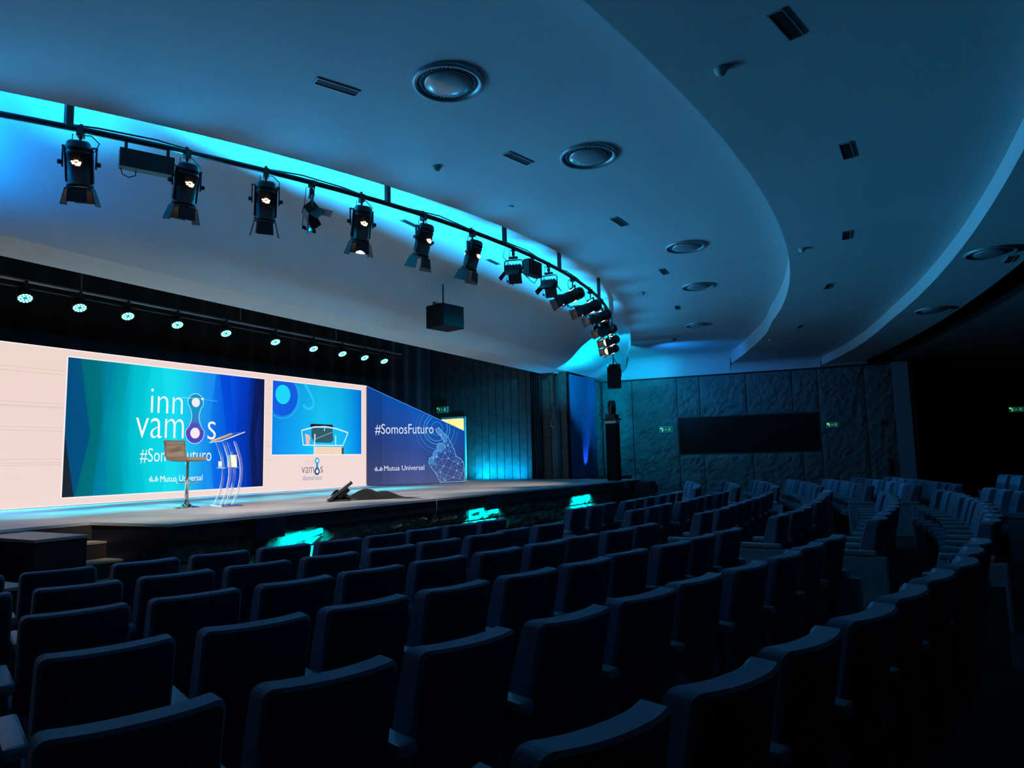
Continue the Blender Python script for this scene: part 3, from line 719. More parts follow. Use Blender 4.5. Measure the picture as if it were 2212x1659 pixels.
def flipx(me, name):
    m2 = me.copy(); m2.name = name
    for v in m2.vertices: v.co.x = -v.co.x
    m2.flip_normals(); return m2
SAR = flipx(SA, 'armrest'); SER = flipx(SE, 'end_panel')
ORD = ['first', 'second', 'third', 'fourth', 'fifth', 'sixth', 'seventh', 'eighth', 'ninth', 'tenth', 'eleventh', 'twelfth', 'thirteenth', 'fourteenth']
DR = [.53, .42, .24, .12, -.02, -.22, -.5, -.5, -.5]
def seat_obj(x, y, z, rz, label, group, left_end=False, right_end=False, tilt=0, far=False):
    t = thing('theatre_seat', label, 'seat', (x, y, z), rz, group)
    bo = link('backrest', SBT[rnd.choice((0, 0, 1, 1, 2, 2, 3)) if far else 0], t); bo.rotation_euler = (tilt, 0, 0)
    link('seat', SS, t); link('armrest', SA, t); link('end_panel' if left_end else 'side_panel', SE if left_end else SP, t)
    if right_end: link('armrest', SAR, t); link('end_panel', SER, t)
    return t
BL = {  # row: [(block name, first left corner, count, aisle side)]
 0: [('left', -9.49, 11), ('middle', -1.75, 9), ('right', 4.55, 8)],
 1: [('left', -9.30, 10), ('middle', -1.92, 9), ('right', 4.5, 8)],
 2: [('left', -9.23, 10), ('middle', -2.30, 9), ('right', 4.5, 8)],
 3: [('left', -9.62, 10), ('middle', -2.67, 10), ('right', 4.5, 8)],
 4: [('left', -10.65, 11), ('middle', -3.05, 10), ('right', 4.45, 8)],
 5: [('left', -10.15, 10), ('middle', -3.2, 11), ('right', 4.45, 9)],
 6: [('middle', 1.2, 4), ('right', 4.5, 9)],
 7: [('right', 3.3, 4)],
}
nseat = 0
for i, blocks in BL.items():
    for (bn, s0, n) in blocks:
        for k in range(n):
            s = s0 + .57*k + .25
            R = R0 + DP*i
            q = min(1, max(0, (s-0)/5.5)); R += DR[i]*q*q*(3-2*q)
            if i <= 1 and -5 < s < 0: R -= .08
            th = s/R; x = HC[0]+R*math.sin(th); y = HC[1]-R*math.cos(th)
            z = RK*i
            rz = th + rnd.gauss(0, .05 if s > 4 else .02)
            if bn == 'left': lab = f'dark blue upholstered theatre seat, {ORD[n-1-k]} from the aisle in {ORD[i]} row of left block'
            else: lab = f'blue theatre seat, {ORD[k]} from the left aisle in {ORD[i]} row of {bn} block'
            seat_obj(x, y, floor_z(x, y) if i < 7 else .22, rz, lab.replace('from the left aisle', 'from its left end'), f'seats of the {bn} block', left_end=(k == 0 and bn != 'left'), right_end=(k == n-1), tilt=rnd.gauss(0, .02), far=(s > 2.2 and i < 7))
            nseat += 1
print('seats', nseat)

# ================================================================== TRUSS PIPE AND LAMPS
PZ = 5.12
pipe = [(11.2+15.45*math.sin(math.radians(a)), 20.6-15.45*math.cos(math.radians(a)), PZ) for a in range(-36, 23, 2)]
pipe += [(18.3, 6.75, PZ), (19.6, 7.2, PZ), (20.05, 7.36, PZ)]
pt = thing('lighting_pipe', 'long curved black lighting pipe hung along the ceiling recess', 'pipe', (11, 5.2, PZ))
rel(MB().tube(pipe, .032, 10).build('pipe_tube', M['lamp'], pt), pt)
cb = []
for j, (x, y, z) in enumerate(pipe): cb += [(x+rnd.uniform(-.02, .02), y+.02, z+.045+.03*math.sin(j*1.7)), ]
rel(MB().tube(cb, .009, 6).build('cable', M['cable'], pt), pt)
def at_angle(a, dr=0): a = math.radians(a); return Vector((11.2+(15.45-dr)*math.sin(a), 20.6-(15.45-dr)*math.cos(a), PZ))
for a in (-29, -15.5, -6.5, 0.5, 10):
    p = at_angle(a); z1 = 5.57
    rel(MB().box((p.x, p.y, (PZ+z1)/2), (.07, .05, z1-PZ)).build('hanger_strap', M['lamp'], pt), pt)
def look(d, up=Vector((0, 0, 1))):
    d = Vector(d).normalized(); x = d.cross(up).normalized(); u = x.cross(d); return Matrix((x, u, -d)).transposed()   # local -Z points along d
def yoke_clamp(t, P, half=.15, drop=.16):
    # clamp on the pipe, spigot and U-shaped yoke; P is the body's pivot in local coordinates
    MB().box((0, 0, 0), (.06, .085, .10)).box((0, .03, .07), (.03, .06, .04)).cyl((0, 0, -.05), (0, 0, -drop+.02), .014).build('clamp', M['lamp'], t)
    MB().box((0, 0, -drop), (2*half+.02, .03, .012)).box((-half, 0, -drop-.11), (.012, .03, .22)).box((half, 0, -drop-.11), (.012, .03, .22)).cyl((-half-.04, 0, P.z), (-half, 0, P.z), .025).cyl((half, 0, P.z), (half+.04, 0, P.z), .025).build('yoke', M['lamp'], t)
def fresnel(loc, aim, label, lit=True, roll=0):
    loc = Vector(loc); P = Vector((0, 0, -.33)); d = (Vector(aim)-(loc+P)).normalized()
    rz = math.atan2(d.y, d.x)-PI/2
    t = thing('stage_spotlight', label, 'lamp', loc, rz, 'spotlights hung on the curved pipe')
    dl = Matrix.Rotation(-rz, 3, 'Z') @ d; Rm = look(dl)
    yoke_clamp(t, P)
    T = lambda v: Rm @ Vector(v) + P
    b = MB()
    # ribbed cylindrical body along the local z axis, lens at -z
    pr = [(.0, .22), (.085, .22), (.105, .20), (.112, .16), (.118, .155), (.118, .14), (.112, .135), (.112, .11), (.118, .105), (.118, .09), (.112, .085), (.112, -.20), (.122, -.205), (.122, -.235), (.105, -.235)]
    b.lathe(pr, 20, P, Rm)
    for sx in (-1, 1): b.box(T((sx*.117, 0, -.02)), (.018, .05, .34), Rm)
    b.build('housing', M['lamp'], t, True)
    # rear and top vents where the lamp shows through
    if lit:
        for sgn in (1, -1):
            v = MB()
            for kx, kz, wx in ((-.032, .004, .03), (.0, .014, .034), (.026, .0, .03), (0, -.014, .075), (.01, -.026, .04)): v.box(T((kx, sgn*.1135*math.cos(kx/.113), kz)), (wx, .006, .013), Rm)
            v.build('glowing_vent', M['glow'], t)
    l = MB(); l.lathe([(.0, -.215), (.10, -.222), (.0999, -.23)], 20, P, Rm); l.build('lens', M['lens'] if lit else M['glassdark'], t)
    g = MB(); g.lathe([(.104, -.236), (.104, -.228)], 20, P, Rm)
    MB().lathe([(.122, -.236), (.128, -.24), (.128, -.255), (.108, -.255), (.108, -.236)], 20, P, Rm).build('door_ring', M['lampdoor'], t)
    for k in range(4):
        a = k*PI/2; q = Matrix.Rotation(a, 3, 'Z'); ln = .17 if k % 2 else .14
        w0, w1 = .085, .115
        pts = [(-w0, .118, -.25), (w0, .118, -.25), (w1*(1 if k % 2 else .8), .118+ln*.24, -.25-ln), (-w1*(1 if k % 2 else .8), .118+ln*.24, -.25-ln)]
        V = [T(q @ Vector(p)) for p in pts]; n = (V[1]-V[0]).cross(V[3]-V[0]).normalized()*.003
        MB().add([p+n for p in V]+[p-n for p in V], [(0, 1, 2, 3), (7, 6, 5, 4), (0, 1, 5, 4), (1, 2, 6, 5), (2, 3, 7, 6), (3, 0, 4, 7)]).build('barn_door', M['lampdoor'], t)
    c = [(0, .03, -.02), (.08, .06, .0), (.16, .05, -.08), (.13, .0, -.2), tuple(T((.03, .03, .22)))]
    MB().tube(c, .006, 5).build('power_cable', M['cable'], t)
    return t
TG = Vector((7.9, 9.6, 1.0))
FR = [(-28.6, (4.6, 7.9, 1.0), 'black spotlight at far left end of the pipe, doors swung open'), (-24.9, (5.0, 7.7, 1.0), 'black spotlight second from the left, hanging near the flat box'), (-21.7, (6.3, 7.3, 1.0), 'black spotlight third from the left with a blue-lit lower door'),
      (-17.0, (7.3, 6.9, 1.0), 'black spotlight fourth from the left, just right of a ceiling strap'), (-13.2, (7.8, 6.7, 1.0), 'black spotlight fifth from the left beside a ceiling slot'), (-9.5, (8.6, 6.6, 1.0), 'black spotlight sixth from the left, before the cluster of floods'),
      (2.8, (8.2, 9.6, 2.2), 'tilted black spotlight, first of those turned left at the bend'), (7.0, (8.6, 9.6, 2.2), 'tilted black spotlight, second at the bend with glowing mouth'), (10.8, (8.6, 9.6, 2.2), 'tilted black spotlight, third at the bend with brightest mouth')]
for a, aim, lab in FR: fresnel(at_angle(a)+Vector((0, 0, -.03)), aim, lab)
for loc, lab in (((15.9, 5.95, PZ), 'black spotlight high in the cluster at the pipe end'), ((17.4, 6.42, PZ), 'black spotlight in the middle of the pipe-end cluster'), ((18.9, 6.98, PZ), 'lowest black spotlight, directly above the hanging speaker')):
    fresnel(loc, (8.5, 10.5, 1.6), lab)
def flood(loc, aim, label, doors=True):
    loc = Vector(loc); P = Vector((0, 0, -.36)); d = (Vector(aim)-(loc+P)).normalized(); rz = math.atan2(d.y, d.x)-PI/2
    t = thing('truss_flood', label, 'lamp', loc, rz, 'small floods hung on the curved pipe'); dl = Matrix.Rotation(-rz, 3, 'Z') @ d; Rm = look(dl)
    MB().box((0, 0, 0), (.05, .08, .09)).box((0, 0, -.09), (.04, .05, .05)).cyl((0, 0, -.05), (0, 0, -.17), .012).box((0, 0, -.15), (.14, .06, .03)).build('clamp', M['lamp'], t)
    MB().tube([(-.15, 0, -.36), (-.15, 0, -.22), (-.13, 0, -.19), (.13, 0, -.19), (.15, 0, -.22), (.15, 0, -.36)], .011, 6).build('yoke', M['lamp'], t)
    T = lambda v: Rm @ Vector(v) + P
    b = MB().box(T((0, 0, .02)), (.27, .15, .09), Rm)
    for k in range(5): b.box(T((-.1+.05*k, 0, .075)), (.012, .13, .03), Rm)
    b.build('housing', M['lamp'], t)
    MB().box(T((0, 0, -.03)), (.24, .13, .01), Rm).build('lens', M['glassdark'], t)
    for sx, sy, w_, ln in ((0, -1, .22, .17), (0, 1, .22, .17), (-1, 0, .14, .15), (1, 0, .14, .15)):
        c = T((sx*(.14+ln*.30), sy*(.08+ln*.30), -.03-ln*.36)); e = Vector((sx*.64, sy*.64, -.77)).normalized(); s1 = Vector((sy, -sx, 0)).normalized() if (sx or sy) else 0
        Rb = Matrix((s1, e, s1.cross(e))).transposed(); Rb = Rm @ Rb
        bbox_obj('barn_door', c, (w_, ln, .005), M['lampdoor'], t, Rb)
    MB().tube([(.02, .03, -.05), (.12, .05, .02), (.17, .02, -.12), (.05, 0, -.3)], .005, 5).build('power_cable', M['cable'], t)
    return t
flood(at_angle(-19.6)+Vector((0, 0, -.02)), (8.5, 4.0, 1.0), 'small black flood with spread doors between third and fourth spotlights')
flood(at_angle(-5.6)+Vector((0, 0, -.02)), (9.0, 5, .5), 'small black flood left of the ribbed dimmer box')
flood(at_angle(-1.2)+Vector((0, 0, -.02)), (9.6, 5, .5), 'small black flood right of the ribbed dimmer box')
flood((15.0, 5.75, PZ-.02), (12, 4, 1), 'small black flood beneath the bend in the pipe')
# added blade by each spot: plain plate, parallel to the crease, cutting its beam
cut = thing('added_light_blades', 'row of tiny added black blades cutting light behind the pipe lamps', 'light blocker', (11, 6, RECESS_SPOT_Z))
for (x, y, p) in RECESS_SPOTS:
    L = Vector((x, y, RECESS_SPOT_Z)); E = Vector((x, YC+.0, ZC-.01)); d = (E-L); e = L + d*.042
    dn = Vector((0, -.62, .78))     # blade drops from its cutting edge away from the beam
    b = MB(); hw = .115
    pts = [e+Vector((-hw, 0, 0)), e+Vector((hw, 0, 0)), e+Vector((hw, .003, -.045)), e+Vector((-hw, .003, -.045))]
    b.add(pts+[p_+Vector((0, .004, 0)) for p_ in pts], [(0, 1, 2, 3), (7, 6, 5, 4), (0, 1, 5, 4), (1, 2, 6, 5), (2, 3, 7, 6), (3, 0, 4, 7)])
    o = b.build('blade', M['shade'], cut); rel(o, cut)
    rel(MB().cyl(tuple(pts[0]), (pts[0].x, pts[0].y-.06, PZ), .004, n=5, caps=False).build('blade_arm', M['shade'], cut), cut)
# flat boxes
p = at_angle(-27); q = at_angle(-25.7)
t = thing('dimmer_box', 'flat black box slung under the pipe between first two spotlights', 'box', (p+q)/2+Vector((0, 0, -.22)), math.atan2((q-p).y, (q-p).x), 'boxes slung under the pipe')
bbox_obj('case', (0, 0, 0), (.52, .12, .20), M['lamp'], t, w=.006); bbox_obj('bracket', (-.2, 0, .15), (.03, .02, .14), M['lamp'], t); bbox_obj('bracket', (.2, 0, .15), (.03, .02, .14), M['lamp'], t)
MB().tube([(-.24, .03, -.1), (-.22, .03, -.16), (-.16, .03, -.18), (-.1, .03, -.15), (-.1, .03, -.1)], .006, 5).build('cable_loop', M['cable'], t)
p = at_angle(-3.4)
t = thing('ribbed_dimmer_box', 'black ribbed box on the pipe between two small floods', 'box', p+Vector((0, 0, -.22)), -.1, 'boxes slung under the pipe')
b = MB().box((0, 0, 0), (.40, .12, .26))
for k in range(7): b.box((-.16+.053*k, -.07, 0), (.018, .03, .23))
b.build('case', M['lamp'], t); MB().box((0, 0, .16), (.08, .03, .12)).build('bracket', M['lamp'], t); MB().tube([(-.15, 0, -.13), (-.1, 0, -.22), (.05, 0, -.24), (.16, 0, -.13)], .006, 5).build('cable_loop', M['cable'], t)

# LED cans in a straight line over the stage
tr = thing('stage_truss', 'straight dark pipe carrying the row of cyan LED lamps over stage', 'pipe', (10, 11.6, 4.6))
MB().cyl((-5.2, 0, 0), (4.95, 0, 0), .03).build('pipe_tube', M['steel'], tr)
MB().cyl((-5.2, .0, -.11), (4.95, 0, -.11), .018).build('lower_tube', M['lamp'], tr)
for x in (-3.6, -.4, 2.4, 4.6): MB().cyl((x, 0, .03), (x, .1, 2.6), .012).build('suspension_rod', M['steel'], tr)
def led_can(x, lab, first=None):
    if first: return dup(first, (x, 11.6, 4.49), label=lab)
    t = thing('led_stage_lamp', lab, 'lamp', (x, 11.6, 4.49), 0, 'cyan LED lamps over the stage')
    R = look((-.12, -.52, -.8)); P = Vector((0, 0, -.14)); T = lambda v: R @ Vector(v)+P
    MB().box((0, 0, .06), (.05, .06, .1)).box((0, 0, 0), (.24, .02, .01)).box((-.12, 0, -.07), (.01, .02, .15)).box((.12, 0, -.07), (.01, .02, .15)).build('yoke', M['lamp'], t)
    MB().lathe([(0, .12), (.07, .12), (.10, .09), (.105, -.05), (.10, -.05), (.10, -.035), (.0, -.035)], 20, P, R).build('housing', M['lamp'], t)
    MB().lathe([(.0, -.036), (.098, -.037)], 20, P, R).build('face_plate', M['ledface'], t)
    l = MB()
    for n, r in ((6, .045), (12, .082)):
        for k in range(n):
            a = 2*PI*k/n; c = Vector((r*math.cos(a), r*math.sin(a), -.042))
            l.add([T(c+Vector((.0165*math.cos(2*PI*j/8), .0165*math.sin(2*PI*j/8), 0))) for j in range(8)], [tuple(range(7, -1, -1))])
    l.build('led_lens_cluster', M['led'], t)['kind'] = 'stuff'
    return t
bpy.context.view_layer.update()
f0 = led_can(PARS[0], 'cyan LED stage lamp, leftmost of the ten')
bpy.context.view_layer.update()
for k, x in enumerate(PARS[1:], 2):
    led_can(x, f'cyan LED stage lamp, {ORD[k-1]} from the left in the row' if k < 10 else 'cyan LED stage lamp, rightmost and smallest of the ten', f0)

# ================================================================== SPEAKERS
# speaker hung from the sloping ceiling
sp_ = thing('hanging_speaker', 'black loudspeaker hung on a rod from the sloping ceiling above stage', 'speaker', (11.45, 7.78, 4.56), -.2)
bbox_obj('cabinet', (0, 0, 0), (.60, .48, .46), M['black'], sp_, w=.01)
bbox_obj('grille', (0, -.245, 0), (.57, .012, .43), M['grille'], sp_)
MB().box((0, .05, .275), (.5, .04, .04)).box((-.24, .05, .25), (.05, .06, .09)).box((.24, .05, .25), (.05, .06, .09)).build('bracket', M['lamp'], sp_)
MB().cyl((0, .05, .26), (0, .05, .70), .018).build('rod', M['lamp'], sp_)
sp2 = thing('pipe_end_speaker', 'tall black loudspeaker hanging below the end of the curved pipe', 'speaker', (19.9, 7.33, 4.12), .35)
bbox_obj('cabinet', (0, 0, 0), (.36, .40, .72), M['speaker'], sp2, w=.008); bbox_obj('grille', (.02, -.205, 0), (.32, .012, .68), M['grille'], sp2)
MB().tube([(-.12, 0, .34), (-.3, 0, .5), (-.1, 0, .75), (0, 0, 1.0)], .02, 6).tube([(-.3, -.02, .5), (-.2, -.22, .18), (-.06, -.22, -.02)], .014, 6).build('bracket', M['lamp'], sp2)
# tower with moving head at the right end of the stage
tw = thing('lighting_tower', 'tall black column standing on a box at the stage end', 'tower', (18.35, 6.86, .84))
bbox_obj('base_box', (.03, -.12, .07), (.34, .56, .19), mat('grey_base', (.05, .055, .06), .6), tw, w=.01)
bbox_obj('column', (0, 0, 1.0), (.31, .31, 1.68), M['black'], tw, w=.01)
bbox_obj('top_plate', (0, 0, 1.88), (.38, .38, .05), M['lamp'], tw); bbox_obj('reflective_band', (0, 0, 1.80), (.32, .32, .07), mat('pale_band', (.5, .55, .65), .5), tw)
mh = thing('moving_head_lamp', 'black moving head lamp standing on top of the column', 'lamp', (18.35, 6.86, 2.745))
bbox_obj('base', (0, 0, .06), (.34, .28, .12), M['lamp'], mh, w=.02)
MB().box((-.125, 0, .22), (.05, .10, .22)).box((.125, 0, .22), (.05, .10, .22)).build('yoke', M['lamp'], mh)
MB().lathe([(0, .12), (.08, .12), (.115, .2), (.115, .38), (.10, .46), (.085, .47), (.085, .50), (.0, .50)], 18).build('head', M['lamp'], mh)
cq = MB(); prof_ = [(0, 0), (.06, .30), (.3, .34), (.62, .33), (.74, .2), (.8, 0)]
rows = [[(18.95+u*1.15, 6.1+v*.8, .62+h*1.0) for u, h in prof_] for v in (0, .5, 1)]
cq.grid(rows, True); cq.add([p for p in rows[0]], [tuple(range(5, -1, -1))]); cq.add([p for p in rows[-1]], [tuple(range(6))])
tag(cq.build('covered_equipment', M['blackcloth']), 'dark cloth-covered equipment at the stage end beside the column', 'equipment')
struct(MB().box((20.9, 6.9, .31), (3.9, 2.6, .62)).build('trim_8', M['fascia']))
struct(MB().box((21.66, 8.74, .51), (4.1, 1.06, 1.02)).build('trim_9', M['fascia']))

# ================================================================== STAGE FURNITURE
bs = thing('bar_stool', 'tan leather bar stool on a chrome pedestal beside the lectern', 'stool', (7.26, 9.95, 1.02), -3.0)
MB().lathe([(0, .0), (.205, .0), (.205, .008), (.17, .02), (.09, .035), (.045, .07), (.03, .12), (.0, .12)], 28).build('base', M['chrome'], bs)
MB().lathe([(.0, .1), (.030, .1), (.030, .42), (.037, .425), (.037, .45), (.022, .455), (.022, .76), (0, .76)], 16).build('pedestal', M['chrome'], bs)
MB().tube([(.0, -.03, .40), (.1, -.12, .40), (.17, -.03, .405), (.16, .08, .405), (.06, .16, .405), (-.06, .16, .405), (-.16, .08, .405), (-.17, -.03, .405), (-.1, -.12, .40), (.0, -.03, .40)], .010, 6).build('footrest', M['chrome'], bs)
b = MB(); secs = []
for t_ in range(33):                                   # one quilted shell: seat pad curving up into the back
    u = t_/32
    if u < .5: y_, z_, ny, nz_ = .20-.38*(u/.5), .775-.012*math.sin(u/.5*PI), 0, 1
    elif u < .68: a = (u-.5)/.18*1.45; y_, z_, ny, nz_ = -.18-.075*math.sin(a), .775+.075*(1-math.cos(a)), math.sin(a), math.cos(a)
    else: q = (u-.68)/.32; y_, z_, ny, nz_ = -.255-.035*q, .84+.24*q, 1, .1
    secs.append((y_, z_, ny, nz_, u))
rows = []
for y_, z_, ny, nz_, u in secs:
    rib = .005 if int(round(u*32)) % 4 else -.006
    th_ = .026; row = []
    for sgn in (1, -1):
        for x_ in ([-.2, -.19, -.1, 0, .1, .19, .2] if sgn > 0 else [.2, .19, .1, 0, -.1, -.19, -.2]):
            e = .5 if abs(x_) > .195 else 1
            row.append((x_, y_+ny*sgn*(th_+rib)*e, z_+nz_*sgn*(th_+rib)*e))
    row.append(row[0]); rows.append(row)
b.grid(rows, True); b.add(rows[0][:-1], [tuple(range(14))]); b.add(rows[-1][:-1], [tuple(range(13, -1, -1))])
b.build('seat_shell', M['tan'], bs, True)
MB().tube([(0, 0, .735), (-.08, -.12, .72), (-.12, -.16, .69)], .006, 6).build('lift_lever', M['chrome'], bs)

lc = thing('acrylic_lectern', 'clear acrylic lectern with curved legs and amber top edge', 'lectern', (7.76, 9.62, 1.02), -1.95)
MB().prism([(-.28, -.17), (.28, -.17), (.28, .17), (-.28, .17)], 0, .016).build('base', M['acryl'], lc)
bbox_obj('base_rim', (0, -.172, .012), (.57, .008, .024), M['cream'], lc)
for sx in (-1, 1):
    for y0 in (-.08, .10):
        pts = [(sx*.17, y0-.10+.17*math.sin(PI*(.08+.82*k/12))*1.0, .02+1.03*k/12) for k in range(13)]
        bm2 = MB(); bm2.grid([[(x_-.006, y_-.02, z_), (x_+.006, y_-.02, z_), (x_+.006, y_+.02, z_), (x_-.006, y_+.02, z_), (x_-.006, y_-.02, z_)] for x_, y_, z_ in pts], False)
        bm2.build('leg', M['acryl'], lc)
        MB().tube([(a, b_-.022, c) for a, b_, c in pts], .0045, 5).build('leg_edge', M['acrylrim'], lc)
Rt = Matrix.Rotation(.38, 3, 'X')
bbox_obj('reading_top', (0, -.02, 1.12), (.62, .40, .014), M['acryl'], lc, Rt, w=.003)
pts = [Rt @ Vector(p)+Vector((0, -.02, 1.12)) for p in ((-.31, -.2, 0), (.31, -.2, 0), (.33, 0, 0), (.31, .2, 0), (-.31, .2, 0), (-.33, 0, 0), (-.31, -.2, 0))]
MB().tube(pts, .008, 6).build('top_rim', M['acrylrim'], lc)
bbox_obj('amber_edge', Rt @ Vector((-.28, 0, .012))+Vector((0, -.02, 1.12)), (.06, .36, .02), M['yellow'], lc, Rt, w=.006)
bbox_obj('shelf', (0, .02, .62), (.36, .26, .012), M['acryl'], lc); bbox_obj('shelf_edge', (0, -.11, .62), (.36, .006, .014), M['acrylrim'], lc)
bx = tag(bbox_obj('cream_box', (7.86, 9.58, 1.02+.628+.10), (.20, .10, .20), M['cream'], w=.004), 'cream cardboard box standing on the lectern shelf', 'box'); 
bx.data.transform(Matrix.Translation((-7.86, -9.58, -1.748))); bx.location = (7.83, 9.60, 1.748); bx.rotation_euler = (0, 0, -1.95)
cu_ = tag(MB().lathe([(0, 0), (.03, 0), (.033, .10), (.03, .10), (.028, .006), (0, .006)], 14).build('drinking_glass', M['acrylrim']), 'small clear glass on the lectern shelf beside the box', 'glass'); cu_.location = (7.68, 9.70, 1.648)

# tilted confidence monitor at the stage edge with its cloth
mo = thing('stage_monitor', 'black confidence monitor tilted back at the front edge of stage', 'monitor', (9.2, 8.5, 1.02), -2.39)
Rm2 = Matrix.Rotation(math.radians(37), 3, 'X')
bbox_obj('screen_body', (0, .0, .17), (.60, .50, .045), M['lamp'], mo, Rm2, w=.006)
bbox_obj('display_glass', Vector((0, .0, .17)) + Rm2 @ Vector((0, 0, .024)), (.56, .46, .004), M['glassdark'], mo, Rm2)
MB().box((0, .06, .13), (.36, .22, .06), Rm2).box((-.2, .0, .02), (.03, .36, .03)).box((.2, .0, .02), (.03, .36, .03)).build('stand', M['lamp'], mo)
cl = []
for j in range(9):
    v = j/8; row = []
    for i in range(25):
        u = i/24; h = .008 + .17*math.exp(-((u-.45)/.28)**2)*math.sin(PI*v)*(1+.25*math.sin(u*19+v*3)) + .17*math.exp(-((u)/.10)**2)*math.sin(PI*min(1, v+.1))
        row.append((9.22+1.05*u*1.0 + .0, 8.62-.95*u+.45*(v-.5)*(1-.45*u), 1.02+max(.006, h)))
    cl.append(row)
tag(MB().grid(cl, True).build('crumpled_cloth', mat('dark_grey_cloth', (.004, .0045, .0045), 1)), 'dark crumpled cloth lying on stage behind the tilted monitor', 'cloth')
tag(MB().tube([(9.75, 7.75, 1.03), (9.88, 7.35, 1.03), (9.95, 6.99, 1.0), (9.93, 6.97, .82), (9.85, 7.02, .62)], .008, 6).build('hanging_cable', mat('grey_cable', (.18, .18, .19), .6)), 'thin grey cable hanging over the stage edge beside the cloth', 'cable')
for (x, z, w_, h, lab) in ((6.45, .86, .5, .27, 'dark glossy panel hung on the stage front near the stairs'), (11.6, .86, .50, .28, 'dark glossy panel hung on the stage front, farther along')):
    y_ = on_front(x, 0).y
    t = thing('front_panel_screen', lab, 'panel', (x, y_-.16, z)); bbox_obj('frame', (0, 0, 0), (w_, .05, h), M['lamp'], t, w=.004); bbox_obj('glass', (0, -.027, 0), (w_-.03, .004, h-.03), M['glassdark'], t)

# ================================================================== WALL ITEMS
def exit_sign(loc, R, label, arrow='down', s=1.0, dim=False):
    t = thing('exit_sign', label, 'sign', loc, 0, 'green emergency exit signs', R=R)
    w_, h = .42*s, .17*s                               # local x right, z up, -y towards the viewer
    bbox_obj('case', (0, .03, 0), (w_+.05, .06, h+.05), M['signcase'], t, w=.006)
    bbox_obj('green_face', (0, -.003, 0), (w_, .004, h), M['signgreen'], t)
    m = MB(); 
    def quad(pts): m.add([(a*s, -.006, b*s) for a, b in pts], [(0, 1, 2, 3)] if len(pts) == 4 else [tuple(range(len(pts)))])
    # running figure
    X = -.11 if arrow == 'down' else .11
    quad([(X+.012*math.cos(k*PI/4)-.0, .052+.012*math.sin(k*PI/4)) for k in range(8)])
    quad([(X-.012, .036), (X+.012, .036), (X+.004, -.004), (X-.018, -.004)])
    quad([(X-.012, 0), (X+.002, 0), (X+.03, -.03), (X+.02, -.036)]); quad([(X-.018, 0), (X-.006, 0), (X-.03, -.055), (X-.042, -.05)])
    quad([(X+.01, .034), (X+.01, .024), (X+.04, .012), (X+.042, .02)]); quad([(X-.01, .034), (X-.012, .024), (X-.04, .012), (X-.04, .02)])
    quad([(X+.02, -.03), (X+.03, -.03), (X+.032, -.06), (X+.024, -.06)])
    if arrow == 'down': quad([(-.006, .05), (.006, .05), (.006, -.01), (-.006, -.01)]); quad([(-.026, -.008), (.026, -.008), (.0, -.045)])
    else: quad([(-.03, .006), (.035, .006), (.035, -.006), (-.03, -.006)]); quad([(-.03, .026), (-.03, -.026), (-.06, 0)])
    D = .12 if arrow == 'down' else -.13
    quad([(D-.028, .06), (D+.028, .06), (D+.028, -.06), (D-.028, -.06)])
    m.build('pictogram', M['signwhite'], t)
    MB().lathe([(0, .016), (.018, .010), (.026, 0)], 12, (-w_/2+.02, -.008, h/2-.035), Matrix.Rotation(PI/2, 3, 'X')).build('status_light', M['signled'], t)
    return t
exit_sign((20.16, 13.88, 3.475), Matrix.Rotation(-PI/2, 3, 'Z'), 'green exit sign on the plank wall above the lit door')
rw_ = math.atan2(-9.82, 1.05)
exit_sign(on_wall(2.31, 2.59, .06), Matrix.Rotation(rw_, 3, 'Z'), 'green exit sign left of the black booth opening', 'left')
exit_sign(on_wall(7.65, 2.545, .06), Matrix.Rotation(rw_, 3, 'Z'), 'green exit sign right of the black booth opening', 'left', .8)
exit_sign((29.53, -3.87, 3.0), Matrix.Rotation(-PI/2, 3, 'Z'), 'unlit exit sign with green light on far dark wall', 'left')
# small framed box and extinguisher near the pilaster
p = on_wall(9.1, 2.52, .06)
t = thing('alarm_box', 'small dark wall box beside the pilaster above the extinguisher', 'box', p, rw_); bbox_obj('case', (0, 0, 0), (.16, .06, .22), M['panel'], t, w=.008); bbox_obj('cover', (0, -.033, .02), (.11, .01, .12), M['black'], t)
p = on_wall(9.15, .95, .13)
t = thing('fire_extinguisher', 'dim fire extinguisher on the wall beside the pilaster', 'extinguisher', p, rw_)
MB().lathe([(0, 0), (.07, .0), (.075, .02), (.075, .36), (.05, .43), (.02, .45), (.0, .45)], 16).build('cylinder', M['red'], t)
MB().box((0, 0, .48), (.03, .10, .05)).build('valve', M['black'], t); MB().tube([(0, -.03, .48), (.07, -.06, .42), (.085, -.04, .2), (.08, 0, .1)], .01, 6).build('hose', M['black'], t)
# lit backstage door
dr = thing('door_1', 'lit doorway to a cream corridor behind the blue display panel', 'door', (20.25, 13.45, 1.02)); dr['kind'] = 'structure'
for k in ('label', 'category'): del dr[k]
MB().box((0, -.49, 1.07), (.16, .06, 2.2)).box((0, .49, 1.07), (.16, .06, 2.2)).box((0, 0, 2.14), (.16, 1.0, .07)).build('door_frame', M['doorframe'], dr)
struct(MB().box((22.3, 13.5, 2.4), (.1, 3.2, 3.2)).build('wall_corridor', M['doorcream']))
struct(MB().box((21.3, 15.1, 2.4), (2.0, .1, 3.2)).build('wall_corridor', M['doorcream'])); struct(MB().box((21.3, 11.95, 2.4), (2.0, .1, 3.2)).build('wall_corridor', M['doorcream']))
struct(MB().box((21.3, 13.5, 3.7), (2.0, 3.2, .1)).build('ceiling', M['doorcream'])); struct(MB().box((21.3, 13.5, .97), (2.0, 3.2, .1)).build('floor', M['doorcream']))
tag(bbox_obj('wall_box', (22.2, 14.75, 2.9), (.1, .12, .2), M['orange'], w=.01), 'small orange box on the corridor wall seen through the door', 'box')
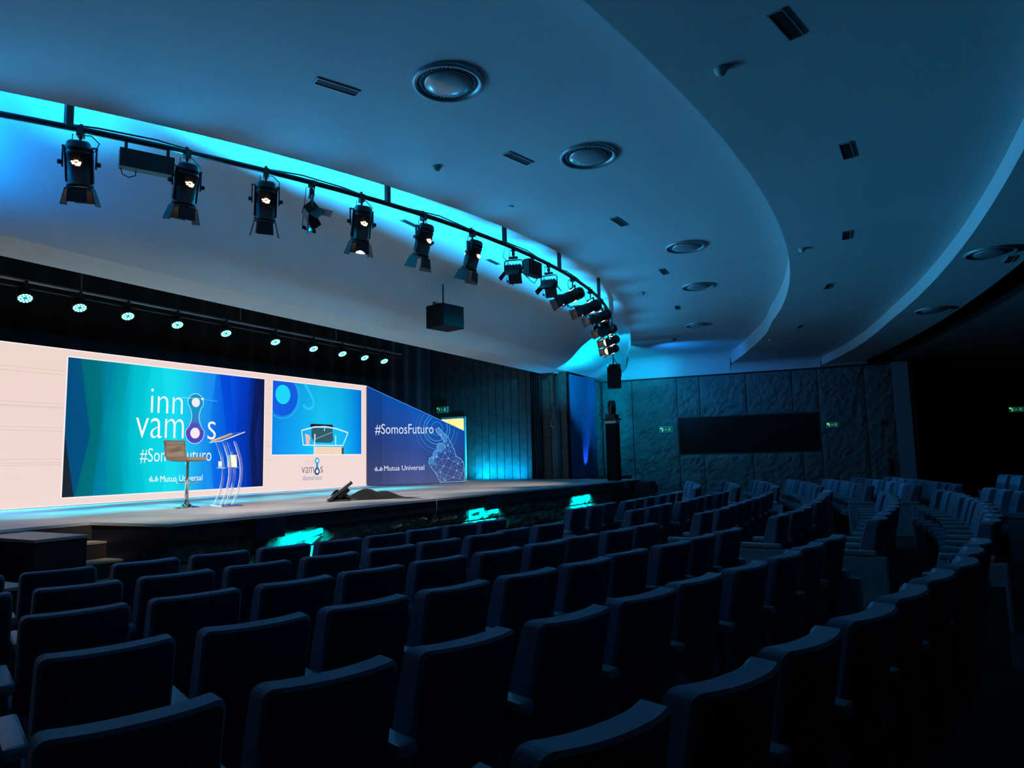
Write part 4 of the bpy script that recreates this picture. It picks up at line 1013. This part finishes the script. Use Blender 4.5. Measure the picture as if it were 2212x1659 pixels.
# wall hooks with coiled cable, security camera
t = thing('cable_hook', 'steel hook with a looped cable on the wood panelling by curtain', 'hook', (20.17, 9.45, 3.2))
MB().cyl((0, -.04, .15), (0, -.04, -.35), .014).cyl((0, .05, .15), (0, .05, -.2), .010).build('rail', M['steel'], t); MB().tube([(-.03, .05, -.2), (-.05, .16, -.32), (-.05, .15, -.5), (-.04, .03, -.55), (-.03, -.02, -.4), (-.03, -.1, -.48)], .013, 6).build('loop', M['steel'], t)
t = thing('corner_camera', 'tiny white camera under the soffit at the top corner', 'camera', (20.05, 9.35, 4.40)); bbox_obj('mount', (0, 0, .02), (.08, .12, .05), M['signcase'], t); MB().cyl((0, 0, 0), (-.05, -.03, -.07), .03).build('lens_dome', M['black'], t)
# black drape on the plank wall
rows = [[(20.12+.05*math.sin(i*1.3), 9.94+.39*i/24, z) for i in range(25)] for z in (1.03, 2.2, 3.4, 4.6)]
tag(MB().grid(rows, True).build('black_drape', M['blackcloth']), 'narrow black drape hanging against the plank wall', 'curtain')
# blue curtain
rows = []
for z in [1.03+3.37*j/6 for j in range(7)]: rows.append([(20.45+2.28*i/180, 9.12+.045*math.sin(i*.78+.3*math.sin(i*.11))+.01*math.sin(z*2+i*.2), z) for i in range(181)])
tag(MB().grid(rows, True).build('blue_curtain', M['curtain']), 'pleated blue-lit curtain hanging at the stage corner', 'curtain')
t = thing('uplight_can', 'small black uplighter at the foot of the blue curtain', 'lamp', (21.5, 8.8, 1.02)); MB().lathe([(0, 0), (.09, 0), (.09, .06), (.07, .07), (0.0, .055)], 14).build('housing', M['lamp'], t); MB().tube([(-.1, 0, .01), (-.1, 0, .09), (.1, 0, .09), (.1, 0, .01)], .008, 5).build('handle', M['lamp'], t)

# ================================================================== CEILING FITTINGS
def diffuser(x, y, z, label, first=None):
    if first: return dup(first, (x, y, z), label=label)
    t = thing('ceiling_diffuser', label, 'air diffuser', (x, y, z), 0, 'round ceiling air diffusers')
    MB().lathe([(.335, .004), (.33, -.022), (.315, -.03), (.29, -.022), (.275, .004)], 40).build('outer_ring', M['diffring'], t)
    MB().lathe([(.275, .004), (.27, .02)], 40).lathe([(.28, -.001), (.0, -.001)], 40).build('dark_gap', M['holes'], t)
    MB().lathe([(.222, -.008), (.225, -.016), (.21, -.028), (.12, -.038), (.0, -.042)], 40).build('centre_disc', M['diffdisc'], t)
    pf = MB()
    for k in range(44):
        a = 2*PI*k/44; c = Vector((.25*math.cos(a), .25*math.sin(a), -.004)); pf.lathe([(.015, 0), (.015, -.008), (.011, -.008)], 6, c)
    pf.build('perforated_ring', M['diffring'], t)
    return t
bpy.context.view_layer.update()
D0 = diffuser(5.07, 3.38, 5.165, 'round ceiling air diffuser, the largest and nearest one'); bpy.context.view_layer.update()
for x, y, z, l in ((7.22, 2.87, 5.165, 'round ceiling air diffuser, second largest, right of nearest'), (11.35, 2.82, 5.165, 'round ceiling air diffuser, third along the middle ceiling'), (14.23, 3.32, 5.165, 'round ceiling air diffuser, fourth along the middle ceiling'), (18.54, 4.38, 5.165, 'round ceiling air diffuser, farthest on the middle ceiling'), (11.95, -1.45, 4.505, 'round ceiling air diffuser on the dark rear ceiling, nearer'), (16.29, -.92, 4.505, 'round ceiling air diffuser on the dark rear ceiling, farther')):
    diffuser(x, y, z, l, D0)
SL = [(4.6, 4.31, 5.17, -25, 'first from the left on the middle ceiling'), (6.85, 3.6, 5.17, -14, 'between the first two round diffusers'), (9.57, 3.35, 5.17, -4, 'third on the middle ceiling'), (12.7, 3.6, 5.17, 5, 'fourth on the middle ceiling'), (16.04, 4.25, 5.17, 10, 'fifth on the middle ceiling'), (20.44, 5.55, 5.17, 18, 'last on the middle ceiling'),
      (5.12, .46, 4.77, -14, 'nearest on the dark outer ceiling'), (7.7, .2, 4.77, -3, 'second on the dark outer ceiling'), (10.8, .37, 4.77, 4, 'third on the dark outer ceiling'), (14.0, .85, 4.77, 14, 'fourth on the dark outer ceiling'), (18.16, 1.8, 4.77, 18, 'farthest on the dark outer ceiling'), (12.58, -1.75, 4.51, 3, 'on the rear ceiling'),
      (8.87, 6.69, 5.57, 0, 'first in the cyan recess'), (11.53, 6.67, 5.57, 0, 'second in the cyan recess'), (14.16, 6.69, 5.57, 0, 'third in the cyan recess'), (16.89, 6.69, 5.57, 0, 'fourth in the cyan recess')]
s0_ = None
for x, y, z, a, l in SL:
    lab = 'narrow black ceiling slot vent, '+l
    if s0_ is None:
        s0_ = thing('slot_vent', lab, 'air vent', (x, y, z-.002), math.radians(a), 'narrow ceiling slot vents')
        MB().box((0, .052, -.004), (.42, .010, .012)).box((0, -.052, -.004), (.42, .010, .012)).box((.205, 0, -.004), (.01, .1, .012)).box((-.205, 0, -.004), (.01, .1, .012)).build('frame', M['diffring'], s0_)
        bbox_obj('opening', (0, 0, -.002), (.40, .094, .004), M['holes'], s0_); bpy.context.view_layer.update()
    else: dup(s0_, (x, y, z-.002), math.radians(a), lab)
d0_ = None
for x, y, z, l in ((6.54, 4.54, 5.17, 'near the curved recess'), (5.46, 1.0, 4.77, 'nearest on the dark outer ceiling'), (14.08, 4.47, 5.17, 'beyond the recess bend'), (11.16, 1.0, 4.77, 'in the middle of the dark outer ceiling'), (19.75, 2.73, 4.77, 'at the far end of the outer ceiling')):
    lab = 'small white smoke detector '+l
    if d0_ is None:
        d0_ = thing('smoke_detector', lab, 'smoke detector', (x, y, z), 0, 'smoke detectors on the ceiling')
        MB().lathe([(0.0, 0), (.055, 0), (.055, -.018), (.0, -.018)], 20).build('base', M['signcase'], d0_); MB().lathe([(.045, -.018), (.045, -.035), (.036, -.04), (.036, -.05), (.02, -.06), (0, -.06)], 20).build('sensor_head', M['signcase'], d0_); bpy.context.view_layer.update()
    else: dup(d0_, (x, y, z), 0, lab)
tag(MB().lathe([(0, 0), (.05, 0), (.05, -.006), (0, -.006)], 20, (8.15, 4.43, 5.17)).build('blanking_plate', M['plaster']), 'faint round blanking plate on the middle ceiling', 'plate')
t = thing('aisle_marker', 'tiny bright white marker light among the far right seats', 'lamp', (28.4, -2.99, .10)); MB().lathe([(0, .09), (.03, .08), (.035, 0)], 10).build('housing', M['lamp'], t); MB().lathe([(0, .10), (.02, .095), (.03, .08)], 10).build('bulb', M['dot'], t)
